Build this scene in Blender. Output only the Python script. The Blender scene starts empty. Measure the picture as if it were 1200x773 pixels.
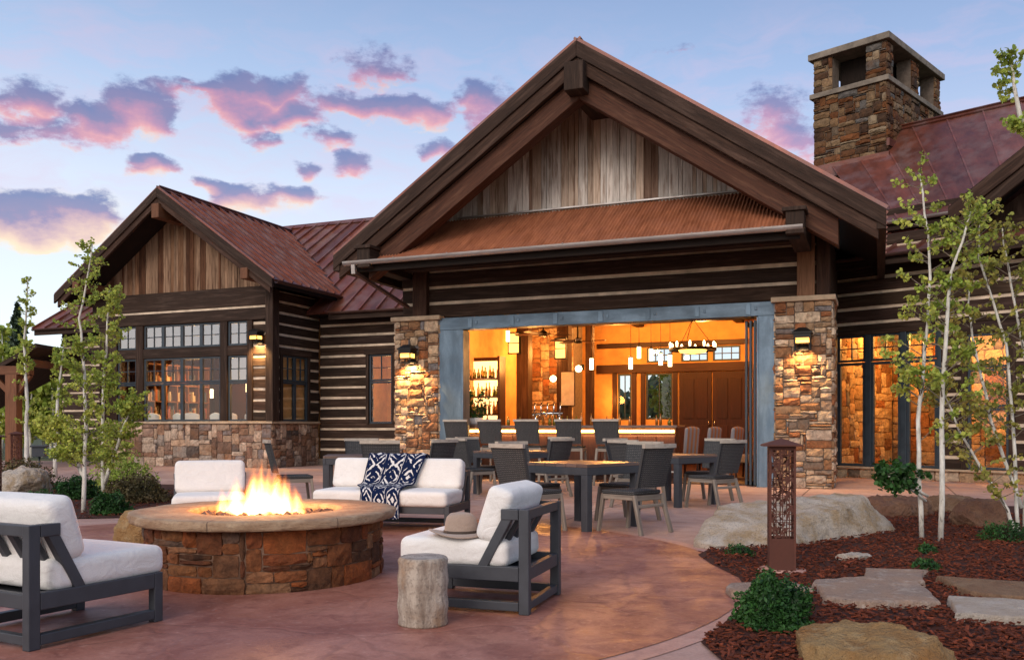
import bpy, bmesh, math, random
from mathutils import Vector, Matrix, noise as mnoise
rng = random.Random(7)
rad = math.radians
S = bpy.context.scene
COL = S.collection

# ------------------------------------------------------------------ camera, exposure
cam_data = bpy.data.cameras.new("camera")
cam = bpy.data.objects.new("camera", cam_data); COL.objects.link(cam)
cam.location = (0, 0, 1.15); cam.rotation_euler = (rad(90), 0, 0)
cam_data.sensor_width = 36; cam_data.lens = 31.5; cam_data.shift_y = 0.0946
cam_data.clip_start = 0.05; cam_data.clip_end = 3000
S.camera = cam
S.view_settings.view_transform = 'Standard'; S.view_settings.look = 'None'
S.view_settings.exposure = 0.0; S.view_settings.gamma = 1
S.view_settings.use_curve_mapping = False
S.render.engine = 'CYCLES'
S.cycles.use_denoising = True
S.cycles.max_bounces = 7; S.cycles.diffuse_bounces = 3; S.cycles.glossy_bounces = 3
S.cycles.transparent_max_bounces = 12; S.cycles.transmission_bounces = 4
S.cycles.sample_clamp_indirect = 6; S.cycles.caustics_reflective = False; S.cycles.caustics_refractive = False
S.cycles.volume_step_rate = 1.0; S.cycles.volume_max_steps = 256

def lin(r, g, b):
    f = lambda c: c / 12.92 if c <= .04045 else ((c + .055) / 1.055) ** 2.4
    return (f(r / 255), f(g / 255), f(b / 255), 1)

# ------------------------------------------------------------------ node helpers
class NT:
    def __init__(s, tree): s.t = tree; s.t.nodes.clear()
    def n(s, kind, **kw):
        nd = s.t.nodes.new('ShaderNode' + kind)
        for k, v in kw.items():
            if k.startswith('i_'):
                key = k[2:]; key = int(key) if key.isdigit() else key.replace('_', ' ')
                s.set(nd.inputs[key], v)
            else: setattr(nd, k, v)
        return nd
    def set(s, sock, v):
        if isinstance(v, bpy.types.NodeSocket): s.t.links.new(v, sock)
        elif isinstance(v, bpy.types.Node): s.t.links.new(v.outputs[0], sock)
        else: sock.default_value = v
    def m(s, op, a, b=0.0, c=None, clamp=False):
        nd = s.n('Math', operation=op, use_clamp=clamp); s.set(nd.inputs[0], a); s.set(nd.inputs[1], b)
        if c is not None: s.set(nd.inputs[2], c)
        return nd.outputs[0]
    def vm(s, op, a, b=(0, 0, 0)):
        nd = s.n('VectorMath', operation=op); s.set(nd.inputs[0], a); s.set(nd.inputs[1], b)
        return nd.outputs[1] if op in ('LENGTH', 'DOT_PRODUCT') else nd.outputs[0]
    def mix(s, f, a, b, blend='MIX'):
        nd = s.n('Mix', data_type='RGBA', blend_type=blend, clamp_factor=True)
        s.set(nd.inputs[0], f); s.set(nd.inputs[6], a); s.set(nd.inputs[7], b); return nd.outputs[2]
    def ramp(s, f, stops, interp='LINEAR'):
        nd = s.n('ValToRGB'); s.set(nd.inputs[0], f); cr = nd.color_ramp; cr.interpolation = interp
        while len(cr.elements) > 1: cr.elements.remove(cr.elements[-1])
        cr.elements[0].position, cr.elements[0].color = stops[0]
        for p, c in stops[1:]:
            e = cr.elements.new(p); e.color = c
        return nd.outputs[0]
    def mapr(s, v, a, b, c=0.0, d=1.0, smooth=False):
        nd = s.n('MapRange', interpolation_type='SMOOTHSTEP' if smooth else 'LINEAR')
        for i, x in enumerate((v, a, b, c, d)): s.set(nd.inputs[i], x)
        return nd.outputs[0]
    def noise(s, vec, scale, detail=4, rough=.55, dist=0.0):
        nd = s.n('TexNoise'); s.set(nd.inputs['Vector'], vec)
        nd.inputs['Scale'].default_value = scale; nd.inputs['Detail'].default_value = detail
        nd.inputs['Roughness'].default_value = rough; nd.inputs['Distortion'].default_value = dist
        return nd.outputs[0]
    def scale(s, vec, sc):
        return s.vm('MULTIPLY', vec, sc)

# ------------------------------------------------------------------ dusk sky
SUN_EL, SUN_AZ = rad(28), rad(206)           # afterglow: behind and left of the camera (azimuth clockwise from +Y)
world = bpy.data.worlds.new("World"); S.world = world; world.use_nodes = True
w = NT(world.node_tree)
tc = w.n('TexCoord').outputs['Generated']
sx = w.n('SeparateXYZ', i_0=tc)
X, Y, Z = sx.outputs
az = w.m('ARCTAN2', X, Y)
hyp = w.m('SQRT', w.m('ADD', w.m('MULTIPLY', X, X), w.m('MULTIPLY', Y, Y)))
el = w.m('ARCTAN2', Z, hyp)
nish = w.n('TexSky', sky_type='NISHITA', sun_disc=False, sun_elevation=SUN_EL, sun_rotation=SUN_AZ, altitude=2000, air_density=1.0, dust_density=1.2)
grad = w.ramp(w.mapr(el, -.05, 1.45), [(0.0, lin(238, 236, 230)), (.10, lin(232, 237, 240)), (.20, lin(215, 222, 236)), (.275, lin(173, 193, 224)), (.35, lin(138, 162, 200)), (.6, lin(112, 148, 200)), (1, lin(104, 138, 190))])
# the sky darkens away from the afterglow (to the right)
side = w.mapr(az, -.5, .62, 1.06, .74)
grad = w.mix(1.0, grad, w.n('CombineColor', i_0=side, i_1=w.m('POWER', side, .9), i_2=w.m('POWER', side, .62)).outputs[0], 'MULTIPLY')
blobs = [  # azimuth, elevation in photo-like tangent units -> (x, z, half width, half height, weight)
 (38,118,42,22,1.05), (112,142,40,26,1.1), (165,128,46,30,1.1), (205,104,26,14,.9), (262,112,40,24,1.1), (318,106,50,24,1.1), (290,138,44,18,1), (350,140,30,16,.9), (400,124,46,18,.85), (450,134,44,18,.9), (500,134,40,20,.9),
 (310,166,34,13,.85), (395,167,40,14,.85), (172,196,36,15,1.05), (155,188,20,9,.9), (240,215,26,11,.8), (50,244,70,24,1.15), (112,254,52,26,1.15), (18,262,46,26,1.1), (70,272,60,20,1), (285,232,48,19,1.1), (350,237,34,17,1.1),
 (412,197,30,13,1), (354,201,22,11,.95), (430,78,50,28,.62), (470,90,30,16,.5), (60,150,60,12,.6), (580,120,40,26,.7), (620,170,30,16,.6), (510,180,30,14,.8), (900,140,60,36,.7), (935,170,46,26,.6), (800,62,60,10,.3), (545,115,40,18,.55), (590,150,48,30,.6), (60,165,90,13,.5), (560,185,46,14,.45),
 (200,150,30,14,.5), (660,120,40,25,.4), (240,104,22,8,.55), (215,92,18,6,.5)]
cvec = w.n('CombineXYZ', i_0=az, i_1=el).outputs[0]
wn1 = w.noise(w.scale(cvec, (1.0, 1.5, 1)), 9.0, 5, .6)
wn = w.n('TexNoise'); w.set(wn.inputs['Vector'], w.scale(cvec, (1, 1.3, 1))); wn.inputs['Scale'].default_value = 16; wn.inputs['Detail'].default_value = 3
warp = w.vm('MULTIPLY', w.vm('SUBTRACT', wn.outputs[1], (.5, .5, .5)), (.075, .045, 0))
cv2 = w.vm('ADD', cvec, warp)
ssum = None; tsum = None
for (px, py, rx, ry, wt) in blobs:
    a0 = math.atan((px - 600) / 1050); e0 = math.atan((500 - py) / 1050 * math.cos(a0))
    kx = 1050 / (rx * math.cos(a0) ** 2) * .86; ky = 1050 / (ry * math.cos(a0)) * .82
    d = w.vm('MULTIPLY', w.vm('SUBTRACT', cv2, (a0, e0, 0)), (kx, ky, 0))
    b = w.m('MULTIPLY', w.m('SUBTRACT', 1.0, w.vm('LENGTH', d), clamp=True), wt)
    dy = w.n('SeparateXYZ', i_0=d).outputs[1]
    ssum = b if ssum is None else w.m('ADD', ssum, b)
    tsum = w.m('MULTIPLY', b, dy) if tsum is None else w.m('MULTIPLY_ADD', b, dy, tsum)
fine = w.m('MULTIPLY_ADD', w.noise(w.scale(cvec, (1.0, 1.5, 1)), 17.0, 5, .6), .55, w.m('MULTIPLY', w.noise(w.scale(cvec, (1.0, 1.8, 1)), 46.0, 8, .66), .45))
dens = w.m('ADD', ssum, w.m('MULTIPLY', w.m('SUBTRACT', fine, .5), 2.9))
dens = w.m('MULTIPLY', w.mapr(dens, .10, .62, 0, 1, True), w.mapr(ssum, .02, .18))
tt = w.m('DIVIDE', tsum, w.m('MAXIMUM', ssum, .02))
tt = w.m('ADD', tt, w.m('MULTIPLY', w.m('SUBTRACT', fine, .5), 1.2))
ccol = w.ramp(w.mapr(tt, -.75, .6), [(0, lin(255, 214, 176)), (.25, lin(238, 154, 146)), (.46, lin(188, 120, 146)), (.68, lin(126, 106, 146)), (1, lin(98, 100, 148))])
low = w.mapr(el, .27, .20)
wisp = w.m('MULTIPLY', w.mapr(w.noise(w.scale(w.vm('ADD', cvec, w.vm('MULTIPLY', warp, (1.5, 1, 0))), (2.6, 11.0, 1)), 3.2, 7, .62), .44, .74), w.m('MULTIPLY', w.mapr(el, .17, .25, 0, 1, True), w.mapr(el, .46, .36, 0, 1, True)))
grad = w.mix(w.m('MULTIPLY', wisp, .42), grad, lin(228, 188, 204))                   # lower clouds are gilded underneath
ccol = w.mix(w.m('MULTIPLY', low, w.mapr(tt, .1, -.6)), ccol, lin(255, 226, 170))
gild = w.m('MULTIPLY', w.m('MULTIPLY', w.mapr(ssum, .0, .5), low), .55)
sky = w.mix(gild, grad, lin(255, 230, 188))
sky = w.mix(w.m('MULTIPLY', dens, .92), sky, ccol)
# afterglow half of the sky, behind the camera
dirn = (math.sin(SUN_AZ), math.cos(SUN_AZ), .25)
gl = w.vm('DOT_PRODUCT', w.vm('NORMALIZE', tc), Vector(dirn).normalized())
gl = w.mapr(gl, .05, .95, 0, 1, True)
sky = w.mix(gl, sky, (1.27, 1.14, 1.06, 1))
sky = w.mix(w.mapr(el, -.02, -.12), sky, (.10, .09, .08, 1))
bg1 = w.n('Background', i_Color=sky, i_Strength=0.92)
bg2 = w.n('Background', i_Color=nish, i_Strength=0.05)
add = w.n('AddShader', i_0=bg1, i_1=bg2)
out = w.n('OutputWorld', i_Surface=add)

sun_d = bpy.data.lights.new("sun", 'SUN'); sun_d.energy = 1.3; sun_d.angle = rad(22); sun_d.color = (1, .88, .78)
sun = bpy.data.objects.new("sun", sun_d); COL.objects.link(sun)
dsun = Vector((math.sin(SUN_AZ) * math.cos(SUN_EL), math.cos(SUN_AZ) * math.cos(SUN_EL), math.sin(SUN_EL)))
sun.rotation_euler = dsun.to_track_quat('Z', 'Y').to_euler()

# ------------------------------------------------------------------ materials
def newmat(name):
    m = bpy.data.materials.new(name); m.use_nodes = True
    n = NT(m.node_tree); b = n.n('BsdfPrincipled'); o = n.n('OutputMaterial', i_Surface=b)
    return m, n, b
def attr(n): return n.n('Attribute', attribute_name='Col').outputs[0]
def bump(n, b, h, st, dist=.01):
    bp = n.n('Bump', i_Height=h); bp.inputs['Strength'].default_value = st; bp.inputs['Distance'].default_value = dist
    n.set(b.inputs['Normal'], bp)
def wood(name, c1, c2, rough=.75, sc=(1.3, 24, 1), contrast=(.32, .68), bst=.5, streak=None, spec=.3):
    m, n, b = newmat(name)
    uv = n.n('UVMap', uv_map='UVMap').outputs[0]
    g = n.noise(n.scale(uv, sc), 1.6, 7, .65, .6)
    big = n.noise(n.scale(uv, (.7, 2.5, 1)), 1.5, 3)
    c = n.ramp(n.mapr(g, *contrast), [(0, c1), (1, c2)])
    c = n.mix(n.mapr(big, .35, .7, 0, .55), c, n.mix(.55, c1, c2))
    if streak:
        st = n.noise(n.scale(uv, (.5, 5, 1)), 2.2, 5, .6)
        c = n.mix(n.mapr(st, .5, .66, 0, .85), c, streak)
    fine = n.noise(n.scale(uv, (6, 160, 1)), 1.0, 3)
    c = n.mix(n.mapr(fine, .4, .75, 0, .35), c, c1)
    c = n.mix(1, c, attr(n), 'MULTIPLY')
    n.set(b.inputs['Base Color'], c); b.inputs['Roughness'].default_value = rough; b.inputs['Specular IOR Level'].default_value = spec
    bump(n, b, g, bst, .012); return m
def stone_mat(name, sc=9, rough=.85, bst=.7, dark=None):
    m, n, b = newmat(name)
    p = n.n('TexCoord').outputs['Object']
    a = n.noise(p, sc, 8, .68, .7); a2 = n.noise(p, sc * 4, 6, .68); a3 = n.noise(p, sc * .35, 3)
    c = n.mix(1, attr(n), n.ramp(a, [(.28, (.38, .33, .29, 1)), (.48, (.95, .93, .9, 1)), (.7, (1.6, 1.5, 1.38, 1))]), 'MULTIPLY')
    c = n.mix(n.mapr(a3, .5, .72, 0, .45), c, (.26, .12, .045, 1))
    c = n.mix(n.mapr(a2, .52, .8, 0, .5), c, (.05, .04, .035, 1))
    n.set(b.inputs['Base Color'], c); b.inputs['Roughness'].default_value = rough; b.inputs['Specular IOR Level'].default_value = .25
    if dark: c = n.mix(1, c, dark, 'MULTIPLY'); n.set(b.inputs['Base Color'], c)
    bump(n, b, n.m('ADD', a, n.m('MULTIPLY', a2, .4)), bst, .03); return m
def flat(name, col, rough=.6, metal=0.0, var=.25, sc=6, bst=.15, useattr=False, spec=.4):
    m, n, b = newmat(name)
    p = n.n('TexCoord').outputs['Object']
    a = n.noise(p, sc, 6, .6)
    k = n.mapr(a, .3, .7, 1 - var, 1 + var)
    c = n.mix(1, col, n.n('CombineColor', i_0=k, i_1=k, i_2=k).outputs[0], 'MULTIPLY')
    if useattr: c = n.mix(1, c, attr(n), 'MULTIPLY')
    n.set(b.inputs['Base Color'], c); b.inputs['Roughness'].default_value = rough; b.inputs['Metallic'].default_value = metal
    b.inputs['Specular IOR Level'].default_value = spec
    n.set(b.inputs['Roughness'], n.mapr(a, .2, .8, max(0, rough - .1), min(1, rough + .1)))
    if bst: bump(n, b, n.noise(p, sc * 7, 4), bst, .004)
    return m
def emit(name, col, st):
    m, n, b = newmat(name)
    b.inputs['Base Color'].default_value = col; b.inputs['Emission Color'].default_value = col; b.inputs['Emission Strength'].default_value = st
    return m
def rusty(name, c1, c2, c3, sc=(1.2, .5, 1.2), rough=.5, metal=.35, spec=.5):
    m, n, b = newmat(name)
    uv = n.n('UVMap', uv_map='UVMap').outputs[0]
    p = n.n('TexCoord').outputs['Object']
    a = n.noise(n.scale(uv, (.8, 3.5, 1)), 1.5, 7, .62, .4); a2 = n.noise(p, 2.2, 6, .6); a3 = n.noise(p, 30, 4)
    c = n.ramp(n.mapr(a, .3, .7), [(0, c1), (1, c2)])
    c = n.mix(n.mapr(a2, .45, .7, 0, .85), c, c3)
    c = n.mix(n.mapr(a3, .5, .8, 0, .3), c, c1)
    c = n.mix(1, c, attr(n), 'MULTIPLY')
    n.set(b.inputs['Base Color'], c); b.inputs['Metallic'].default_value = metal; b.inputs['Specular IOR Level'].default_value = spec
    n.set(b.inputs['Roughness'], n.mapr(a2, .3, .7, rough - .12, rough + .15)); bump(n, b, a3, .12, .004); return m
def fabric(name, col, sc=260, rough=.95):
    m, n, b = newmat(name)
    p = n.n('TexCoord').outputs['Object']
    wv = n.noise(p, sc, 2, .5); big = n.noise(p, 5, 4)
    k = n.m('MULTIPLY', n.mapr(wv, .3, .7, .9, 1.06), n.mapr(big, .3, .7, .95, 1.04))
    n.set(b.inputs['Base Color'], n.mix(1, col, n.n('CombineColor', i_0=k, i_1=k, i_2=k).outputs[0], 'MULTIPLY'))
    b.inputs['Roughness'].default_value = rough; b.inputs['Specular IOR Level'].default_value = .15
    b.inputs['Sheen Weight'].default_value = .2
    bump(n, b, n.m('ADD', n.m('MULTIPLY', wv, .5), n.m('MULTIPLY', n.noise(n.scale(p, (1, 1, 1.6)), 7, 4, .5, 1.2), 5)), .45, .006); return m
def leafmat(name, c1, c2, trans=.35):
    m = bpy.data.materials.new(name); m.use_nodes = True; n = NT(m.node_tree)
    c = n.mix(1, n.ramp(n.n('TexNoise', i_Scale=2.0).outputs[0], [(.35, c1), (.65, c2)]), attr(n), 'MULTIPLY')
    d = n.n('BsdfPrincipled', i_Base_Color=c); d.inputs['Roughness'].default_value = .5; d.inputs['Specular IOR Level'].default_value = .3
    t = n.n('BsdfTranslucent', i_Color=c)
    mx = n.n('MixShader', i_0=trans, i_1=d, i_2=t); n.n('OutputMaterial', i_Surface=mx); return m
def glassmat(name, refl=.16, tint=(.96, .97, .96, 1), base=.07):
    m = bpy.data.materials.new(name); m.use_nodes = True; n = NT(m.node_tree)
    f = n.n('Fresnel'); f.inputs[0].default_value = 1.5
    k = n.m('MULTIPLY', n.m('ADD', f.outputs[0], base, clamp=True), n.m('SUBTRACT', 1.0, n.n('NewGeometry').outputs['Backfacing']))
    p = n.n('TexCoord').outputs['Object']
    bp = n.n('Bump', i_Height=n.noise(p, 2.5, 2)); bp.inputs['Strength'].default_value = .05; bp.inputs['Distance'].default_value = .05
    t = n.n('BsdfTransparent', i_Color=tint); g = n.n('BsdfGlossy', i_Normal=bp); g.inputs['Roughness'].default_value = .02
    n.n('OutputMaterial', i_Surface=n.n('MixShader', i_0=k, i_1=t, i_2=g)); return m

MAT = dict(
 log=wood('log', (.012, .006, .0035, 1), (.050, .026, .016, 1), .8, (1.1, 22, 1), streak=(.075, .046, .033, 1)),
 timber=wood('timber', (.022, .009, .005, 1), (.088, .035, .018, 1), .75, streak=(.11, .055, .032, 1)),
 warm_timber=wood('warm_timber', (.09, .035, .018, 1), (.22, .095, .045, 1), .7),
 barn=wood('barnwood', (.34, .30, .27, 1), (.86, .83, .79, 1), .9, (1.0, 26, 1), (.26, .64), .8, streak=(.24, .16, .115, 1)),
 lit_post_timber=wood('lit_post_timber', (.14, .06, .03, 1), (.38, .19, .10, 1), .7),  # lighter timber: warm light on the right pier's post is in its colour
 barn_brown=wood('brown_barnwood', (.085, .045, .026, 1), (.44, .29, .19, 1), .9, (1.0, 26, 1), (.28, .7), .8, streak=(.075, .035, .02, 1)),
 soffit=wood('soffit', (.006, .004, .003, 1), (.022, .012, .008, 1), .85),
 chink=flat('chinking', (.66, .53, .40, 1), .95, 0, .3, 3, .4),
 stone=stone_mat('ashlar', dark=(.88, .82, .80, 1)), pitstone=stone_mat('rust_sandstone', 13, dark=(.76, .61, .50, 1)), chimstone=stone_mat('weathered_ashlar', dark=(.62, .58, .52, 1)), darkcap=flat('weathered_slab', (.20, .165, .13, 1), .9, 0, .4, 4, .6), mortar=flat('mortar', (.16, .125, .10, 1), .95, 0, .3, 12, .6),
 cap=flat('sandstone_slab', (.42, .31, .21, 1), .85, 0, .3, 5, .6),
 roof=rusty('standing_seam', (.085, .028, .018, 1), (.225, .070, .042, 1), (.19, .115, .105, 1), rough=.42, metal=.25),
 pent=rusty('corrugated', (.21, .068, .03, 1), (.47, .175, .085, 1), (.33, .125, .068, 1), rough=.6, metal=.15, spec=.3),
 gutter=rusty('gutter_metal', (.28, .25, .24, 1), (.55, .52, .50, 1), (.36, .30, .26, 1), rough=.42, metal=.6),
 darkgutter=rusty('dark_gutter', (.05, .025, .02, 1), (.12, .06, .045, 1), (.09, .055, .05, 1), rough=.5, metal=.5),
 steel=rusty('blued_steel', (.07, .115, .165, 1), (.18, .26, .34, 1), (.10, .145, .19, 1), rough=.45, metal=.35),
 sash=flat('window_sash', (.035, .05, .065, 1), .45, .1, .2, 6, .05),
 glass=glassmat('glass', base=.015), skyglass=glassmat('mirror_glass', base=.32),
 graymetal=flat('charcoal_frame', (.052, .056, .066, 1), .5, .15, .15, 9, .1),
 cushion=fabric('cushion_cloth', (.77, .75, .72, 1)),
 rail=wood('pale_teak', (.26, .22, .18, 1), (.52, .46, .39, 1), .8),
 teak=wood('weathered_teak', (.13, .105, .085, 1), (.33, .28, .23, 1), .8),
 tabletop=wood('table_top', (.09, .055, .045, 1), (.19, .12, .095, 1), .32, spec=.6),
 rustlight=rusty('rusted_steel', (.05, .016, .010, 1), (.15, .045, .027, 1), (.10, .04, .03, 1), rough=.75, metal=.2),
 black=flat('black_metal', (.018, .017, .017, 1), .5, .5, .2, 9, .05),
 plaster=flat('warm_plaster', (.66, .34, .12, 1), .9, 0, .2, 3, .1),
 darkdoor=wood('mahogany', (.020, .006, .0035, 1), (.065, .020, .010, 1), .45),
 bottle=flat('bottle_glass', (.30, .15, .05, 1), .12, 0, .5, 30, 0, True, .6),
 chrome=flat('polished_chrome', (.6, .58, .55, 1), .2, 1, .1, 9, 0),
 white=flat('white_ceramic', (.78, .76, .74, 1), .4, 0, .06, 9, 0),
 leather=flat('brown_leather', (.16, .06, .03, 1), .5, 0, .2, 9, .2),
 aspen_leaf=leafmat('aspen_leaf', (.31, .40, .075, 1), (.48, .53, .12, 1), .45),
 olive_leaf=leafmat('olive_leaf', (.26, .27, .06, 1), (.42, .38, .10, 1), .4),
 shrub_leaf=leafmat('shrub_leaf', (.018, .062, .014, 1), (.04, .115, .025, 1), .2),
 brown_leaf=leafmat('brown_leaf', (.09, .075, .03, 1), (.17, .12, .05, 1), .2),
 pine_leaf=leafmat('pine_leaf', (.03, .055, .035, 1), (.055, .085, .045, 1), .15),
 lamp=emit('lamp_glow', (1, .46, .09, 1), 4.5), warmglow=emit('pendant_glow', (1, .72, .38, 1), 7),
 led=emit('strip_glow', (1, .58, .19, 1), 5),
)
def weave():
    m, n, b = newmat('rope_weave'); uv = n.n('UVMap', uv_map='UVMap').outputs[0]; q = n.n('SeparateXYZ', i_0=uv).outputs
    row = n.m('SINE', n.m('MULTIPLY', q[1], 260.0)); colw = n.m('SINE', n.m('ADD', n.m('MULTIPLY', q[0], 210.0), n.m('MULTIPLY', n.m('GREATER_THAN', row, 0.0), 3.14)))
    h = n.m('ADD', n.m('MULTIPLY', row, .5), n.m('MULTIPLY', colw, .5)); k = n.noise(n.scale(uv, (9, 30, 1)), 3, 4)
    c = n.ramp(n.m('ADD', n.mapr(h, -1, 1, 0, .55), n.m('MULTIPLY', k, .5)), [(.15, (.010, .011, .013, 1)), (.6, (.062, .062, .064, 1)), (1, (.22, .21, .20, 1))])
    n.set(b.inputs['Base Color'], c); b.inputs['Roughness'].default_value = .85; b.inputs['Specular IOR Level'].default_value = .2; bump(n, b, h, .6, .006); return m
MAT['weave'] = weave()
def bark():
    m, n, b = newmat('aspen_bark'); p = n.n('TexCoord').outputs['Object']
    a = n.noise(n.scale(p, (14, 14, 4)), 1.6, 6, .7); c = n.ramp(a, [(.30, (.04, .035, .03, 1)), (.42, (.52, .49, .43, 1)), (.7, (.80, .78, .72, 1))])
    n.set(b.inputs['Base Color'], c); b.inputs['Roughness'].default_value = .8; bump(n, b, a, .3); return m
MAT['bark'] = bark()
MAT['twig'] = flat('twig_bark', (.20, .16, .12, 1), .9, 0, .3, 20, .3)
MAT['darkbark'] = flat('pine_bark', (.09, .06, .045, 1), .9, 0, .3, 20, .6)

# ------------------------------------------------------------------ mesh builder
class MB:
    def __init__(s): s.v = []; s.f = []; s.uv = []; s.c = []; s.sm = []
    def face(s, idx, uv=None, col=(1, 1, 1), smooth=False):
        s.f.append(tuple(idx)); s.uv += list(uv) if uv else [(0, 0)] * len(idx); s.c.append((col, len(idx))); s.sm.append(smooth)
    def add(s, pts):
        i = len(s.v); s.v += [tuple(p) for p in pts]; return i
    def quad(s, a, b, c, d, uv=None, col=(1, 1, 1), smooth=False):
        i = s.add((a, b, c, d)); s.face((i, i + 1, i + 2, i + 3), uv, col, smooth)
    def obox(s, ctr, ax, half, col=None, jit=0.0, taper=1.0):
        """oriented box; ax = three unit vectors, the grain runs along ax[0]"""
        if col is None: k = rng.uniform(.8, 1.2); col = (k, k, k)
        ctr = Vector(ctr); ax = [Vector(a) for a in ax]; P = []; L = []
        for i in (-1, 1):
            for j in (-1, 1):
                for k in (-1, 1):
                    t = taper if i > 0 else 1
                    q = (i * half[0], j * half[1] * t, k * half[2] * t)
                    L.append(q); P.append(ctr + ax[0] * q[0] + ax[1] * q[1] + ax[2] * q[2] + Vector([rng.uniform(-jit, jit) for _ in range(3)]))
        b = s.add(P); o = rng.uniform(0, 50); o2 = rng.uniform(0, 50)
        for fc in ((0, 1, 3, 2), (4, 6, 7, 5), (0, 4, 5, 1), (2, 3, 7, 6), (0, 2, 6, 4), (1, 5, 7, 3)):
            ends = fc in ((0, 1, 3, 2), (4, 6, 7, 5))
            uv = [((L[q][1] if ends else L[q][0]) + o, (L[q][2] + (0 if ends else L[q][1] * 1.0)) + o2) for q in fc]
            s.face([b + q for q in fc], uv, col)
    def box(s, x0, x1, y0, y1, z0, z1, grain=None, col=None, jit=0.0):
        d = (abs(x1 - x0), abs(y1 - y0), abs(z1 - z0)); g = 'xyz'.index(grain) if grain else max(range(3), key=lambda i: d[i])
        e = [Vector((1, 0, 0)), Vector((0, 1, 0)), Vector((0, 0, 1))]; order = [g, (g + 1) % 3, (g + 2) % 3]
        s.obox(((x0 + x1) / 2, (y0 + y1) / 2, (z0 + z1) / 2), [e[i] for i in order], [d[i] / 2 for i in order], col, jit)
    def beam(s, p0, p1, w_, h_, up=(0, 0, 1), col=None, jit=0.0, taper=1.0):
        p0, p1 = Vector(p0), Vector(p1); d = (p1 - p0); L = d.length; d.normalize()
        sd = d.cross(Vector(up))
        if sd.length < 1e-4: sd = d.cross(Vector((1, 0, 0)))
        sd.normalize(); u = sd.cross(d)
        s.obox((p0 + p1) / 2, (d, sd, u), (L / 2, w_ / 2, h_ / 2), col, jit, taper)
    def tube(s, pts, radii, seg=8, col=(1, 1, 1), smooth=True, cap=True):
        rings = []; n = len(pts); prev = None
        for i, p in enumerate(pts):
            p = Vector(p); d = Vector(pts[min(i + 1, n - 1)]) - Vector(pts[max(i - 1, 0)]); d.normalize()
            a = prev if prev is not None else (Vector((1, 0, 0)) if abs(d.x) < .9 else Vector((0, 1, 0)))
            b = d.cross(a).normalized(); a = b.cross(d).normalized(); prev = a
            r = radii[i] if isinstance(radii, (list, tuple)) else radii
            rings.append(s.add([p + (a * math.cos(2 * math.pi * k / seg) + b * math.sin(2 * math.pi * k / seg)) * r for k in range(seg)]))
        L = 0
        for i in range(n - 1):
            for k in range(seg):
                k2 = (k + 1) % seg
                s.face((rings[i] + k, rings[i] + k2, rings[i + 1] + k2, rings[i + 1] + k), [(L, k / seg), (L, (k + 1) / seg), (L + .1, (k + 1) / seg), (L + .1, k / seg)], col, smooth)
            L += .1
        if cap:
            s.face([rings[0] + k for k in reversed(range(seg))], None, col); s.face([rings[-1] + k for k in range(seg)], None, col)
    def lathe(s, prof, seg=32, ctr=(0, 0, 0), col=(1, 1, 1), smooth=True, fn=None, close=False):
        rings = []
        for (r, z) in prof:
            P = []
            for k in range(seg):
                a = 2 * math.pi * k / seg; p = Vector((r * math.cos(a), r * math.sin(a), z))
                if fn: p = fn(p, a)
                P.append(p + Vector(ctr))
            rings.append(s.add(P))
        n = len(prof)
        for i in range(n if close else n - 1):
            for k in range(seg):
                k2 = (k + 1) % seg; r0 = rings[i]; r1 = rings[(i + 1) % n]
                s.face((r0 + k, r0 + k2, r1 + k2, r1 + k), [(k / seg, i * .1), ((k + 1) / seg, i * .1), ((k + 1) / seg, i * .1 + .1), (k / seg, i * .1 + .1)], col, smooth)
    def build(s, name, mat, parent=None, frame=None, loc=None, rot=None, bevel=0.0, smooth_all=False, seg=2):
        me = bpy.data.meshes.new(name); me.from_pydata(s.v, [], s.f)
        ul = me.uv_layers.new(name='UVMap'); ul.data.foreach_set('uv', [x for p in s.uv for x in p])
        ca = me.color_attributes.new('Col', 'FLOAT_COLOR', 'CORNER')
        ca.data.foreach_set('color', [x for c, n in s.c for _ in range(n) for x in (c[0], c[1], c[2], 1)])
        me.polygons.foreach_set('use_smooth', [True] * len(s.f) if smooth_all else s.sm)
        me.materials.append(MAT[mat] if isinstance(mat, str) else mat); me.update()
        o = bpy.data.objects.new(name, me); COL.objects.link(o)
        if parent: o.parent = parent
        if frame == 'R': o.location = RLOC; o.rotation_euler = (0, 0, RROT)
        if loc: o.location = loc
        if rot is not None: o.rotation_euler = (0, 0, rot) if not isinstance(rot, (tuple, list)) else rot
        if bevel:
            bm = o.modifiers.new('bevel', 'BEVEL'); bm.width = bevel; bm.segments = seg; bm.limit_method = 'ANGLE'; bm.angle_limit = rad(40)
        return o
RLOC = (.763, 4.096, 0); RROT = rad(-22.16)
MROT = math.atan2(-.37948, .9252)
def W(u, v, z=0): return Vector((5.47 + .9252 * u + .37948 * v, 16.8 - .37948 * u + .9252 * v, z))
def Wr(u, v, z=0):
    return Vector((7.73 + .71375 * u + .7004 * v, 20.3 - .7004 * u + .71375 * v, z))
def tag(o, label=None, cat=None, group=None, kind=None):
    if label: o['label'] = label
    if cat: o['category'] = cat
    if group: o['group'] = group
    if kind: o['kind'] = kind
    return o
def thing(name, label, cat, loc=(0, 0, 0), rz=0.0, group=None):
    o = bpy.data.objects.new(name, None); COL.objects.link(o); o.location = loc; o.rotation_euler = (0, 0, rz); o.empty_display_size = .2
    return tag(o, label, cat, group)
def copy_thing(root, loc, rz, label, group=None):
    r = root.copy(); COL.objects.link(r); r.location = loc; r.rotation_euler = (0, 0, rz); r['label'] = label
    if group: r['group'] = group
    for ch in [c for c in root.children]:
        c = ch.copy(); COL.objects.link(c); c.parent = r
        for g in ch.children:
            d = g.copy(); COL.objects.link(d); d.parent = c
    return r
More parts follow.
